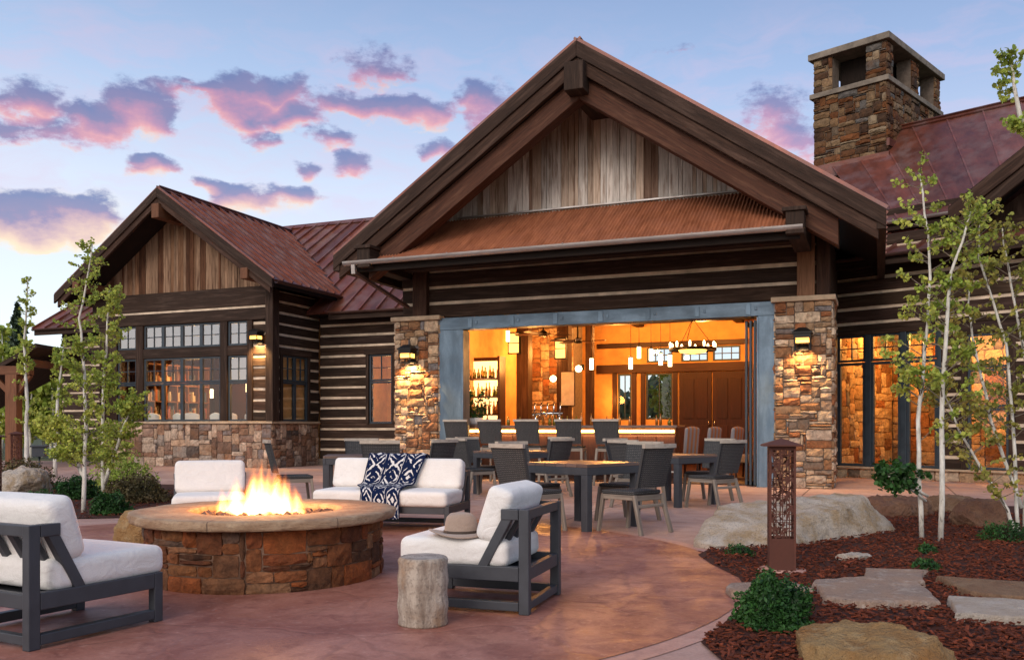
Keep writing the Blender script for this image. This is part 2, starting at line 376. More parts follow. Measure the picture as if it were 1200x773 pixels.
def point(name, loc, power, col=(1, .6, .25), r=.06, parent=None):
    d = bpy.data.lights.new(name, 'POINT'); d.energy = power; d.color = col; d.shadow_soft_size = r
    o = bpy.data.objects.new(name, d); COL.objects.link(o); o.location = loc
    if parent: o.parent = parent
    return o
PAL_TAN = [(.50, .40, .29), (.46, .38, .29), (.40, .33, .26), (.56, .48, .38), (.36, .23, .13), (.42, .29, .18), (.30, .17, .09), (.25, .13, .07), (.46, .36, .25), (.20, .11, .065), (.38, .27, .17), (.52, .43, .32), (.22, .17, .13), (.30, .13, .06), (.20, .20, .21)]
PAL_RED = [(.30, .20, .13), (.10, .055, .035), (.12, .07, .045), (.28, .11, .04), (.19, .085, .04), (.23, .105, .05), (.14, .06, .035), (.24, .125, .06), (.16, .07, .04), (.19, .11, .07), (.26, .15, .09), (.13, .10, .09), (.26, .095, .035), (.20, .075, .035)]
def stones(mb, Wd, Ht, fn, pal, cell=.06, wr=(3, 8), hr=(2, 4), depth=(.02, .05), gap=.008, r=None):
    """irregular ashlar: rectangles packed on a grid; fn(s, t, out) -> point"""
    r = r or rng; nx = max(2, round(Wd / cell)); ny = max(2, round(Ht / cell)); cx = Wd / nx; cy = Ht / ny
    occ = [[0] * nx for _ in range(ny)]
    for j in range(ny):
        i = 0
        while i < nx:
            if occ[j][i]: i += 1; continue
            ww = r.randint(*wr); hh = r.randint(*hr); k = 0
            while k < ww and i + k < nx and not occ[j][i + k]: k += 1
            if 0 < nx - i - k <= 1 and k == ww: k += 1 if not occ[j][min(i + k, nx - 1)] else 0
            ww = k; hh = min(hh, ny - j)
            if ny - j - hh == 1: hh += 1
            for a in range(hh):
                for b_ in range(ww): occ[j + a][i + b_] = 1
            x0, x1, y0, y1 = i * cx + gap, (i + ww) * cx - gap, j * cy + gap, (j + hh) * cy - gap
            d = r.uniform(*depth); c = r.choice(pal); k = r.uniform(.8, 1.2); c = tuple(q * k for q in c)
            n1, n2 = max(3, min(6, ww // 2 + 1)), 3
            jj = min(.011, cell * .16); jx = [[(r.uniform(-jj, jj), r.uniform(-jj, jj)) for _ in range(n1 + 1)] for _ in range(n2 + 1)]
            for q, sy in ((0, 1), (n2, -1)):
                for p, sx in ((0, 1), (n1, -1)): jx[q][p] = (sx * r.uniform(.004, .02) * cell / .06, sy * r.uniform(.002, .014) * cell / .06)
            tilt = r.uniform(-.25, .25) * d; P = []
            for q in range(n2 + 1):
                for p in range(n1 + 1):
                    s_, t_ = p / n1, q / n2; edge = p in (0, n1) or q in (0, n2)
                    dd = d * (.55 if edge else 1) + tilt * (s_ - .5) + r.uniform(-.3, .3) * d
                    P.append(fn(x0 + (x1 - x0) * s_ + jx[q][p][0], y0 + (y1 - y0) * t_ + jx[q][p][1], dd))
            b0 = mb.add(P); w1 = n1 + 1
            for q in range(n2):
                for p in range(n1):
                    mb.face((b0 + q * w1 + p, b0 + q * w1 + p + 1, b0 + (q + 1) * w1 + p + 1, b0 + (q + 1) * w1 + p), None, c, False)
            ring = [p for p in range(w1)] + [q * w1 + n1 for q in range(1, n2 + 1)] + [n2 * w1 + p for p in range(n1 - 1, -1, -1)] + [q * w1 for q in range(n2 - 1, 0, -1)]
            back = []
            for q in ring:
                qq, pp = divmod(q, w1); back.append(fn(x0 + (x1 - x0) * pp / n1, y0 + (y1 - y0) * qq / n2, -.01))
            bb = mb.add(back); m_ = len(ring)
            for q in range(m_):
                q2 = (q + 1) % m_
                mb.face((b0 + ring[q2], b0 + ring[q], bb + q, bb + q2), None, c)
            i += ww
def wallstones(mb, p0, p1, z0, z1, pal, **kw):
    """stone face from p0 to p1 (plan), outward normal to the right of p0->p1"""
    p0, p1 = Vector((p0[0], p0[1], 0)), Vector((p1[0], p1[1], 0)); d = p1 - p0; L = d.length; d.normalize(); nrm = Vector((d.y, -d.x, 0))
    stones(mb, L, z1 - z0, lambda s, t, o: p0 + d * s + nrm * o + Vector((0, 0, z0 + t)), pal, **kw)
# ------------------------------------------------------------------ ground, paving, beds
def sheet(name, pts, z, mat, label=None):
    mb = MB(); b = mb.add([(p[0], p[1], z) for p in pts]); mb.face(range(b, b + len(pts)), [(p[0], p[1]) for p in pts])
    o = mb.build(name, mat); o['kind'] = 'structure'; return o
def concrete(name, c1, c2, c3, rough=.6, joint=None, stamp=None):
    m, n, b = newmat(name)
    p = n.n('TexCoord').outputs['Object']
    a = n.noise(p, .9, 6, .62, .8); a2 = n.noise(p, 4.5, 7, .65, .6); a3 = n.noise(p, 55, 4)
    c = n.mix(n.mapr(a, .38, .64), c1, c2); c = n.mix(n.mapr(a2, .5, .7, 0, .75), c, c3)
    c = n.mix(n.mapr(a3, .4, .8, 0, .25), c, (.05, .03, .028, 1))
    h = n.m('ADD', a2, n.m('MULTIPLY', a3, .25))
    if stamp:
        vw = n.vm('ADD', p, n.vm('MULTIPLY', n.vm('SUBTRACT', n.n('TexNoise', i_Vector=p, i_Scale=2.2).outputs[1], (.5, .5, .5)), (.35, .35, 0)))
        vo = n.n('TexVoronoi', feature='DISTANCE_TO_EDGE', i_Vector=vw, i_Scale=stamp); ed = n.mapr(vo.outputs[0], .03, .004)
        c = n.mix(n.m('MULTIPLY', n.m('MULTIPLY', ed, n.mapr(a, .35, .6)), .18), c, (.09, .035, .027, 1)); h = n.m('SUBTRACT', h, n.m('MULTIPLY', ed, .5))
        sp = n.noise(p, 19, 5, .7); c = n.mix(n.mapr(sp, .58, .72, 0, .45), c, (.60, .36, .29, 1)); c = n.mix(n.mapr(sp, .40, .28, 0, .5), c, (.10, .035, .028, 1))
    if joint:
        r = n.n('VectorRotate', rotation_type='Z_AXIS', i_Vector=p); r.inputs['Angle'].default_value = -MROT
        q = n.n('SeparateXYZ', i_0=r).outputs
        jm = None
        for ax in (0, 1):
            f = n.m('ABSOLUTE', n.m('SUBTRACT', n.m('FRACT', n.m('DIVIDE', q[ax], joint)), .5))
            k = n.mapr(f, .008, .003); jm = k if jm is None else n.m('MAXIMUM', jm, k)
        c = n.mix(n.m('MULTIPLY', jm, .7), c, (.06, .035, .03, 1)); h = n.m('SUBTRACT', h, n.m('MULTIPLY', jm, .8))
    n.set(b.inputs['Base Color'], c); n.set(b.inputs['Roughness'], n.mapr(a2, .3, .7, rough - .14, rough + .12)); b.inputs['Specular IOR Level'].default_value = .4
    bump(n, b, h, .45, .012); return m
MAT['walk'] = concrete('pink_concrete', (.44, .265, .215, 1), (.54, .36, .30, 1), (.37, .22, .18, 1), .72, 2.4)
MAT['patio'] = concrete('stamped_concrete', (.28, .096, .064, 1), (.47, .212, .156, 1), (.19, .062, .043, 1), .5, stamp=1.15)
MAT['edge'] = concrete('edge_concrete', (.48, .26, .205, 1), (.56, .34, .28, 1), (.40, .21, .165, 1), .6)
MAT['soil'] = flat('bark_soil', (.05, .012, .005, 1), .95, 0, .45, 14, 1.0)
MAT['meadow'] = flat('meadow', (.09, .10, .045, 1), .95, 0, .4, .6, .6)
def disc(cx, cy, r, n=128): return [(cx + r * math.cos(2 * math.pi * i / n), cy + r * math.sin(2 * math.pi * i / n)) for i in range(n)]
sheet('ground', [(-900, -300), (900, -300), (900, 1200), (-900, 1200)], -.03, 'meadow')
sheet('walkway', [(-30, -3), (1.3, -3), (1.3, 4.6), (2.5, 7.5), (3.2, 9.6), (4.6, 10.9), (5.6, 12.9), (8.5, 13.0), (14, 12.5), (14, 16), (9, 24), (-30, 34)], 0.0, 'walk')
PC = (-2.2, 7.45)
sheet('patio_border', disc(*PC, 4.16), .004, 'edge')
sheet('patio', disc(*PC, 4.02), .008, 'patio')
BED = [(1.0, -3), (1.03, 4.3), (1.0, 4.75), (1.35, 5.45), (1.62, 6.1), (1.72, 6.8), (1.66, 7.5), (1.66, 8.0), (1.9, 8.5), (2.6, 9.2), (3.6, 10.5), (4.4, 11.4), (5.0, 12.9), (6.5, 13.0), (12, 12.4), (14, 8), (14, -3)]
sheet('planting_bed', BED, .012, 'soil')
LBED = [(-12.5, 15.6), (-9.2, 13.2), (-7.0, 11.8), (-5.7, 11.15), (-4.95, 11.3), (-4.55, 12.2), (-4.4, 14.0), (-4.9, 16.4), (-6.0, 17.6), (-8.5, 18.2), (-13, 18.6)]
sheet('planting_bed', LBED, .012, 'soil')
def inpoly(x, y, P):
    c = False; n = len(P)
    for i in range(n):
        (x1, y1), (x2, y2) = P[i], P[i - 1]
        if (y1 > y) != (y2 > y) and x < (x2 - x1) * (y - y1) / (y2 - y1) + x1: c = not c
    return c
MAT['chips'] = wood('bark_chips', (.045, .010, .004, 1), (.20, .050, .022, 1), .9, (20, 60, 1))
def chips(P, n, x0, x1, y0, y1, near=None):
    mb = MB(); k = 0
    while k < n:
        x = rng.uniform(x0, x1); y = y0 + (y1 - y0) * rng.random() ** (1.6 if near else 1)
        if not inpoly(x, y, P): continue
        k += 1; a = rng.uniform(0, 6.28); L = rng.uniform(.012, .05) * (1.5 if rng.random() < .06 else 1); wd = rng.uniform(.003, .010)
        el_ = rng.uniform(-.45, .45); d = Vector((math.cos(a) * math.cos(el_), math.sin(a) * math.cos(el_), math.sin(el_)))
        sd = Vector((-math.sin(a), math.cos(a), rng.uniform(-.4, .4))).normalized(); up = d.cross(sd)
        kk = rng.choice((.5, .7, .9, 1.1, 1.5, 2.1 if rng.random() < .3 else 1)); mb.obox((x, y, .02 + rng.random() * .02), (d, sd, up), (L / 2, wd, .003), (kk, kk * .95, kk * .9))
    o = mb.build('bark_mulch', 'chips'); o['kind'] = 'stuff'; return o
o = chips(BED, 26000, .5, 6.5, 4.0, 13, True); tag(o, 'dark red bark mulch covering the bed at the right', 'mulch')
o = chips(LBED, 2500, -10, -4.3, 11, 16); tag(o, 'dark bark mulch around the trees at the left', 'mulch')

# ------------------------------------------------------------------ the lodge
lodge = thing('lodge', 'timber and stone lodge with rusty metal roofs and a wide lit opening', 'building', W(0, 0), MROT)
def prism(mb, poly, v0, v1, grain=None, col=None):
    """polygon in (u, z) extruded from v0 to v1; UV runs along 'grain' (du, dz)"""
    if col is None: k = rng.uniform(.85, 1.15); col = (k, k, k)
    g = Vector(grain or (1, 0)).normalized(); o = rng.uniform(0, 40)
    U = lambda p, e=0: (p[0] * g.x + p[1] * g.y + o, -p[0] * g.y + p[1] * g.x + e + o)
    n = len(poly); ar = sum(poly[i][0] * poly[(i + 1) % n][1] - poly[(i + 1) % n][0] * poly[i][1] for i in range(n))
    if ar < 0: poly = poly[::-1]
    a = mb.add([(p[0], v0, p[1]) for p in poly]); b = mb.add([(p[0], v1, p[1]) for p in poly])
    mb.face(range(a, a + n), [U(p) for p in poly], col); mb.face(range(b + n - 1, b - 1, -1), [U(p) for p in poly[::-1]], col)
    for i in range(n):
        j = (i + 1) % n
        mb.face((a + j, a + i, b + i, b + j), [U(poly[j]), U(poly[i]), U(poly[i], v1 - v0), U(poly[j], v1 - v0)], col)
def slope_board(name, mat, u0, z0, u1, z1, h, v0, v1, frame=None, col=None):
    mb = MB(); prism(mb, [(u0, z0), (u1, z1), (u1, z1 - h), (u0, z0 - h)], v0, v1, (u1 - u0, z1 - z0), col)
    return mb.build(name, mat, lodge, frame, bevel=.012)
def B(name, mat, *boxes, frame=None, bevel=0.0, grain=None, parent=None, **kw):
    mb = MB()
    for b in boxes: mb.box(*b, grain=grain)
    return mb.build(name, mat, parent or lodge, frame, bevel=bevel, **kw)
def cutgrid(mb, u0, u1, z0, z1, ops, put):
    us = sorted({u0, u1, *[min(max(o[0], u0), u1) for o in ops], *[min(max(o[1], u0), u1) for o in ops]})
    zs = sorted({z0, z1, *[min(max(o[2], z0), z1) for o in ops], *[min(max(o[3], z0), z1) for o in ops]})
    for j in range(len(zs) - 1):
        zc = (zs[j] + zs[j + 1]) / 2; run = None
        for i in range(len(us) - 1):
            uc = (us[i] + us[i + 1]) / 2
            hole = any(o[0] < uc < o[1] and o[2] < zc < o[3] for o in ops)
            if not hole: run = (run[0], us[i + 1]) if run else (us[i], us[i + 1])
            if (hole or i == len(us) - 2) and run: put(run[0], run[1], zs[j], zs[j + 1]); run = None
def log_wall(p0, p1, z0, z1, ops=(), pitch=.31, chk=.07, depth=.2, frame=None, start=None):
    """log courses with chinking between them; p0->p1 in plan, outward normal on the right"""
    p0, p1 = Vector((p0[0], p0[1], 0)), Vector((p1[0], p1[1], 0)); d = p1 - p0; L = d.length; d.normalize(); nr = Vector((d.y, -d.x, 0))
    lg, ck = MB(), MB(); z = z0
    def putter(mb, out, jit):
        def put(a, b, za, zb):
            j = rng.uniform(-.02, .02) if jit else 0
            mb.obox(p0 + d * ((a + b) / 2) - nr * (depth / 2 - out - j) + Vector((0, 0, (za + zb) / 2)), (d, nr, Vector((0, 0, 1))), ((b - a) / 2, depth / 2, (zb - za) / 2), (lambda k: (k, k * rng.uniform(.94, 1.06), k * rng.uniform(.9, 1.1)))(rng.uniform(.6, 1.4)) if jit else None, .011 if jit else .004)
        return put
    while z < z1 - .02:
        zt = min(z + pitch - chk, z1); cutgrid(lg, 0, L, z, zt, ops, putter(lg, 0, True))
        if zt < z1 - .001: cutgrid(ck, 0, L, zt - .004, min(zt + chk + .004, z1), ops, putter(ck, -.028, False))
        z += pitch
    w_ = lg.build('log_wall', 'log', lodge, frame, bevel=.018)
    c = ck.build('chinking', 'chink', w_); return w_
def window(u0, u1, z0, z1, v, cols=1, rows=1, frame=None, axis='u', glass='glass', bars=(), fw=.055, depth=.08, name='window'):
    """sash with glazing bars; pane is a sub-part. axis 'v' = window in a wall that runs along v (u is then the plane)"""
    mb = MB(); W_ = u1 - u0; f = fw
    def bx(a, b, c, d, t=depth):
        if axis == 'u': mb.box(a, b, v - t / 2, v + t / 2, c, d)
        else: mb.box(v - t / 2, v + t / 2, a, b, c, d)
    bx(u0, u0 + f, z0, z1); bx(u1 - f, u1, z0, z1); bx(u0 + f, u1 - f, z0, z0 + f); bx(u0 + f, u1 - f, z1 - f, z1)
    for i in range(1, cols): c = u0 + W_ * i / cols; bx(c - .013, c + .013, z0 + f, z1 - f, .05)
    for j in range(1, rows): c = z0 + (z1 - z0) * j / rows; bx(u0 + f, u1 - f, c - .0125, c + .0125, .045)
    o = mb.build(name, 'sash', lodge, frame, bevel=.006)
    g = MB()
    if axis == 'u': g.box(u0 + f - .01, u1 - f + .01, v - .004, v + .004, z0 + f - .01, z1 - f + .01)
    else: g.box(v - .004, v + .004, u0 + f - .01, u1 - f + .01, z0 + f - .01, z1 - f + .01)
    g.build('pane', glass, o); return o
def seam_roof(name, a, b, c, d, mat='roof', spacing=.42, frame=None, thick=.05, rib=.065):
    """standing-seam sheet; a-b is the eave, d-c the ridge"""
    a, b, c, d = map(Vector, (a, b, c, d)); mb = MB(); nrm = (b - a).cross(d - a).normalized()
    Lu = (b - a).length; Ls = (d - a).length
    n = max(1, round(Lu / spacing))
    for i in range(n):
        f, g = i / n, (i + 1) / n; k = rng.uniform(.72, 1.3); mb.quad(a.lerp(b, f), a.lerp(b, g), d.lerp(c, g), d.lerp(c, f), [(i * 7, 0), (i * 7, .4), (i * 7 + Ls, .4), (i * 7 + Ls, 0)], (k, k * rng.uniform(.92, 1.05), k * rng.uniform(.92, 1.08)))
    t = -nrm * thick
    mb.quad(d + t, c + t, b + t, a + t); mb.quad(a + t, b + t, b, a); mb.quad(b + t, c + t, c, b); mb.quad(d + t, a + t, a, d)
    n = max(1, round(Lu / spacing))
    for i in range(n + 1):
        f = i / n; p = a.lerp(b, f) + nrm * rib / 2; q = d.lerp(c, f) + nrm * rib / 2
        if (q - p).length < .05: continue
        mb.beam(p, q, .038, rib, nrm, (1.2, 1.15, 1.2))  # ribs tinted lighter: the highlight along each seam is in the colour
    rp = (d + nrm * .03, c + nrm * .03)
    if (c - d).length > .1: mb.beam(rp[0], rp[1], .2, .04, nrm)
    return mb.build(name, mat, lodge, frame)
def masonry(name, faces, core, pal, capn=None, frame=None, mat='stone', **kw):
    """core boxes of mortar with stone faces: faces = [(p0, p1, z0, z1)]"""
    mb = MB()
    for f in faces: wallstones(mb, *f, pal, **kw)
    o = mb.build(name, mat, lodge, frame)
    cb = MB()
    for c in core: cb.box(*c)
    cb.build('mortar', 'mortar', o); return o

# stone piers either side of the opening
for (u0, u1) in ((-8.75, -7.66), (-.52, .5)):
    t = .045
    masonry('stone_pier', [((u0, 0), (u1, 0), 0, 3.5), ((u1, 0), (u1, .95), 0, 3.5), ((u0, .95), (u0, 0), 0, 3.5)], [(u0 + .01, u1 - .01, .01, .94, 0, 3.5)], PAL_TAN, cell=.05, wr=(3, 9), hr=(1, 4), depth=(.02, .06), gap=.007)
    B('pier_cap', 'cap', (u0 - .07, u1 + .07, -.09, 1.0, 3.502, 3.6), bevel=.015)
# timber posts on the piers
B('timber_post', 'timber', (-8.3, -7.95, -.02, .3, 3.602, 4.75), bevel=.015)
B('timber_post', 'lit_post_timber', (-.12, .2, -.04, .3, 3.602, 4.9), bevel=.015)
B('timber_post', 'timber', (.215, .46, 0.02, .3, 3.602, 4.9), bevel=.015)
log_wall((-8.62, .1), (.3, .1), 3.56, 5.0, pitch=.352, chk=.07, depth=.25)
# blued steel portal
mb = MB()
mb.box(-7.655, -7.08, .02, .32, 0, 3.27); mb.box(-.84, -.53, .02, .32, 0, 3.27); mb.box(-7.655, -.53, .018, .322, 3.272, 3.54)
for k in range(7):
    c = -6.9 + k * .98
    mb.box(c - .05, c + .05, .0, .02, 3.30, 3.51); mb.box(c + .12, c + .17, .0, .02, 3.38, 3.44)
mb.box(-7.1, -7.06, .0, .34, 0, 3.25); mb.box(-.86, -.82, .0, .34, 0, 3.25)
mb.build('steel_portal', 'steel', lodge, bevel=.006)
# folded glass door leaves at the right jamb
for k, (va, ub) in enumerate(((.05, -.9), (.12, -.99), (.2, -1.08))):
    window(va, va + .82, .03, 3.2, ub, 1, 1, axis='v', fw=.075, depth=.045, name='folding_door')
# main gable roof
UC, ZA, SL, UH = -3.95, 8.4, .68, 5.37
def zr(u): return ZA - SL * abs(u - UC)
for sgn in (-1, 1):
    e = UC + sgn * UH
    a, b, c, d = ((e, -1.55, zr(e)), (e, 12, zr(e)), (UC, 12, ZA), (UC, -1.55, ZA))
    if sgn < 0: a, b, c, d = b, a, d, c
    seam_roof('main_roof', a, b, c, d)
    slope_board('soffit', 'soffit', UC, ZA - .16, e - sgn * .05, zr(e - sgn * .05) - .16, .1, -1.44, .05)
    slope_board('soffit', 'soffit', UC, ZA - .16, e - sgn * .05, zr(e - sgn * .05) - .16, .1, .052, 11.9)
    slope_board('barge_board', 'log', UC, ZA + .0, e, zr(e), .30, -1.62, -1.545, col=(1.05, 1, 1))
    e2 = e - sgn * .12
    slope_board('barge_board', 'log', UC, ZA - .29, e2, zr(e2) - .29, .28, -1.57, -1.47, col=(1.35, 1.2, 1.15))
    e3 = e - sgn * .75
    slope_board('gable_rafter', 'timber', UC, ZA - .56, e3, zr(e3) - .56, .47, -1.42, -1.1, col=(1.2, 1.05, 1))
    mb = MB(); mb.box(min(e, e - sgn * .15), max(e, e - sgn * .15), -1.6, 11, zr(e) - .32, zr(e) - .08); mb.build('eave_fascia', 'log', lodge)
B('ridge_beam', 'log', (UC - .19, UC + .19, -1.78, 0, 7.42, 7.95), bevel=.015)
for u0 in (-8.62, -.16):
    B('outrigger_beam', 'log', (u0, u0 + .3, -1.8, 0, 4.42, 4.8), (u0 - .06, u0 + .34, -1.84, -.02, 4.802, 4.87), bevel=.012)
# barn-board gable above the canopy
def barn_siding(name, mat, u0, u1, z0, zf, v, browns):
    mb = MB(); u = u0
    while u < u1 - .01:
        wd = min(rng.choice((.10, .12, .14, .16, .2, .08)), u1 - u); k = rng.uniform(.75, 1.25)
        r_ = rng.random(); col = (k, k * .97, k * .94)
        if r_ < browns: k *= .32; col = (k * 1.25, k * .85, k * .65)
        elif r_ < browns + .2: col = (k * .8, k * .66, k * .55)
        a, b = u + .004, u + wd - .004
        mid = [(UCc, zf(UCc))] if (UCc := zf.c) and a < zf.c < b else []
        if min(zf(a), zf(b)) > z0 + .02 or mid:
            prism(mb, [(a, z0), (b, z0), (b, max(zf(b), z0 + .01))] + mid + [(a, max(zf(a), z0 + .01))], v + rng.uniform(-.014, .008), v + .05, (0, 1), col)
        u += wd
    return mb.build(name, mat, lodge)
class Zf:
    def __init__(s, c, za, sl): s.c = c; s.za = za; s.sl = sl
    def __call__(s, u): return s.za - s.sl * abs(u - s.c)
barn_siding('gable_siding', 'barn', -7.6, -.3, 5.3, Zf(UC, ZA - .27, SL), .08, .10)
B('gable_backing', 'soffit', (-7.6, -.3, .135, .3, 4.9, 5.9))
# corrugated canopy
mb = MB(); n = 1000; u0, u1 = -8.72, .06; A = (-1.66, 4.545); Bp = (.06, 5.66)
rowsv = [(A[0] + (Bp[0] - A[0]) * q / 3, A[1] + (Bp[1] - A[1]) * q / 3) for q in range(4)]
base = []
for (vv, zz) in rowsv:
    base.append(mb.add([(u0 + (u1 - u0) * i / n, vv - .012 * math.sin(2 * math.pi * i / 8) * .5, zz + .012 * math.sin(2 * math.pi * i / 8)) for i in range(n + 1)]))
for q in range(3):
    for i in range(n):
        x = i / n * 8.8
        mb.face((base[q] + i, base[q] + i + 1, base[q + 1] + i + 1, base[q + 1] + i), [(q * .68, x), (q * .68, x + .0088), (q * .68 + .68, x + .0088), (q * .68 + .68, x)], (1, 1, 1), True)
mb.build('canopy_roof', 'pent', lodge)
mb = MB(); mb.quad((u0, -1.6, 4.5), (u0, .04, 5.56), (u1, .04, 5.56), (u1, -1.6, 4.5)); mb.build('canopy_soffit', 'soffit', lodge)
B('canopy_fascia', 'soffit', (u0, u1, -1.62, -1.56, 4.36, 4.52), bevel=.01)
B('canopy_beam', 'log', (-8.5, .1, -.42, -.12, 4.55, 4.86), bevel=.015)
mb = MB(); mb.beam((-7.2, .055, 5.7), (-.9, .055, 5.7), .09, .03); mb.build('flashing', 'gutter', lodge)
def gutter(p0, p1, r=.075, mat='gutter', frame=None):
    mb = MB(); p0, p1 = Vector(p0), Vector(p1); d = (p1 - p0).normalized(); sd = d.cross(Vector((0, 0, 1)))
    prof = [(r * math.cos(a), r * math.sin(a)) for a in [math.pi + math.pi * k / 8 for k in range(9)]]
    prof = prof + [(x * .88, y * .88) for x, y in prof[::-1]]
    N = len(prof); i0 = mb.add([p0 + sd * x + Vector((0, 0, y)) for x, y in prof]); i1 = mb.add([p1 + sd * x + Vector((0, 0, y)) for x, y in prof])
    L = (p1 - p0).length
    for k in range(N):
        k2 = (k + 1) % N; mb.face((i0 + k, i0 + k2, i1 + k2, i1 + k), [(0, k * .03), (0, k * .03 + .03), (L, k * .03 + .03), (L, k * .03)], (1, 1, 1), False)
    mb.face([i0 + k for k in range(N)]); mb.face([i1 + k for k in reversed(range(N))])
    s_ = 1.2
    while s_ < L - .3: mb.tube([p0 + d * s_ + sd * (r + .004) , p0 + d * (s_ + .02) + sd * (r + .004)], .012, 5); s_ += 1.2
    return mb.build('gutter', mat, lodge, frame)
gutter((-8.95, -1.76, 4.56), (.12, -1.76, 4.56), .085)
mb = MB(); mb.beam((-8.72, -1.76, 4.50), (-8.72, -1.74, 4.30), .09, .09); mb.build('gutter_outlet', 'gutter', lodge, bevel=.01)
mb = MB(); mb.beam((-8.72, -1.74, 4.34), (-8.36, -.1, 3.80), .085, .07); mb.build('downspout', 'darkgutter', lodge, bevel=.008)
# side and rear walls of the main hall
B('side_wall', 'log', (-8.62, -8.46, .96, 10.2, 0, 5), (.22, .42, .96, 10.2, 0, 5))

# ---- left gable wing
LV, LU = 2.96, -14.38
UL, ZL, SLL = -17.5, 7.86, .705
masonry('stone_base', [((-20.75, LV), (LU, LV), 0, 1.24), ((LU, LV), (LU, 5.2), 0, 1.24)], [(-20.74, LU - .01, LV + .01, LV + .4, 0, 1.24), (LU - .4, LU - .012, LV + .4, 5.2, 0, 1.24)], [(.40, .30, .22), (.34, .25, .19), (.28, .20, .16), (.46, .37, .29), (.24, .15, .11), (.22, .20, .20), (.34, .31, .28), (.18, .12, .09), (.30, .19, .13), (.52, .44, .36), (.13, .11, .10)], cell=.065, wr=(3, 8), hr=(2, 5))
B('stone_sill', 'cap', (-20.85, LU + .09, LV - .09, LV + .3, 1.242, 1.31), (LU - .3, LU + .09, LV + .302, 5.2, 1.242, 1.31), bevel=.012)
GZ = 1.315
for (a, b) in ((-20.75, -20.05), (-19.3, -19.02), (-16.15, -15.9), (-15.2, -15.02)):
    B('timber_post', 'log', (a, b, LV - .03, LV + .2, GZ, 4.16), bevel=.014, grain='z')
B('timber_beam', 'log', (-20.05, -19.3, LV - .02, LV + .18, 3.18, 3.46), (-19.02, -16.15, LV - .02, LV + .18, 3.18, 3.46), (-15.9, -15.2, LV - .02, LV + .18, 3.18, 3.46), bevel=.014)
B('timber_beam', 'log', (-20.9, LU + .05, LV - .05, LV + .2, 4.162, 4.5), bevel=.015)
B('chink_strip', 'chink', (-20.8, LU + .0, LV - .02, LV + .2, 4.502, 4.565))
B('timber_beam', 'log', (-21.0, LU + .05, LV - .06, LV + .2, 4.567, 5.1), bevel=.015)
log_wall((-15.02, LV), (-14.5, LV), GZ, 4.16)
B('corner_post', 'log', (-14.52, LU + .12, LV - .1, LV + .2, GZ, 5.0), bevel=.015, grain='z')
def grp(u0, u1, n):
    for i in range(n):
        a = u0 + (u1 - u0) * i / n; b = u0 + (u1 - u0) * (i + 1) / n
        window(a, b, 3.465, 4.155, LV + .06, 2, 2, glass='skyglass')
        window(a, b, 2.44, 3.175, LV + .06, 2, 2, glass='skyglass' if i < 1 or n == 1 else 'glass'); window(a, b, GZ, 2.43, LV + .06, 1, 1)
grp(-20.04, -19.31, 1); grp(-19.01, -16.16, 4); grp(-15.89, -15.21, 1)
zfl = Zf(UL, ZL - .26, SLL)
barn_siding('gable_siding', 'barn_brown', -21.2, -14.0, 5.1, zfl, LV, .2)
B('gable_backing', 'soffit', (-21.0, -14.4, LV + .06, LV + .2, 5.0, 5.3))
for sgn in (-1, 1):
    e = UL + sgn * 3.95; z = lambda u: ZL - SLL * abs(u - UL)
    a, b, c, d = ((e, LV - 1.0, z(e)), (e, 8.1, z(e)), (UL, 8.1, ZL), (UL, LV - 1.0, ZL))
    if sgn < 0: a, b, c, d = b, a, d, c
    seam_roof('wing_roof', a, b, c, d, spacing=.40)
    slope_board('soffit', 'soffit', UL, ZL - .14, e - sgn * .04, z(e - sgn * .04) - .14, .09, LV - .92, 8.0)
    slope_board('barge_board', 'log', UL, ZL + .01, e, z(e) + .01, .26, LV - 1.07, LV - .995)
    slope_board('barge_board', 'log', UL, ZL - .24, e - sgn * .1, z(e - sgn * .1) - .24, .2, LV - 1.02, LV - .93, col=(1.3, 1.15, 1.1))
B('ridge_beam', 'warm_timber', (UL - .13, UL + .13, LV - 1.12, LV, 7.02, 7.42), bevel=.012)
for s_ in (-1, 1):
    c = UL + s_ * 3.05
    B('outrigger_beam', 'warm_timber', (c - .12, c + .12, LV - 1.1, LV, 5.12, 5.42), bevel=.02)
gutter((-13.48, 1.98, 5.02), (-13.48, 5.1, 5.02), .065, 'darkgutter')
# return wall with its window
log_wall((LU, LV + .2), (LU, 5.27), GZ, 5.0, [(.2, 1.62, GZ, 3.22)])
B('window_trim', 'log', (LU - .1, LU + .03, LV + .4, LV + .5, GZ, 3.2), (LU - .1, LU + .03, LV + 1.72, LV + 1.82, GZ, 3.2), (LU - .1, LU + .035, LV + .35, LV + 1.87, 3.202, 3.4), bevel=.01)
for a, b in ((LV + .5, LV + 1.11), (LV + 1.11, LV + 1.72)):
    window(a, b, 2.45, 3.2, LU - .05, 2, 2, axis='v'); window(a, b, GZ, 2.44, LU - .05, 1, 1, axis='v')
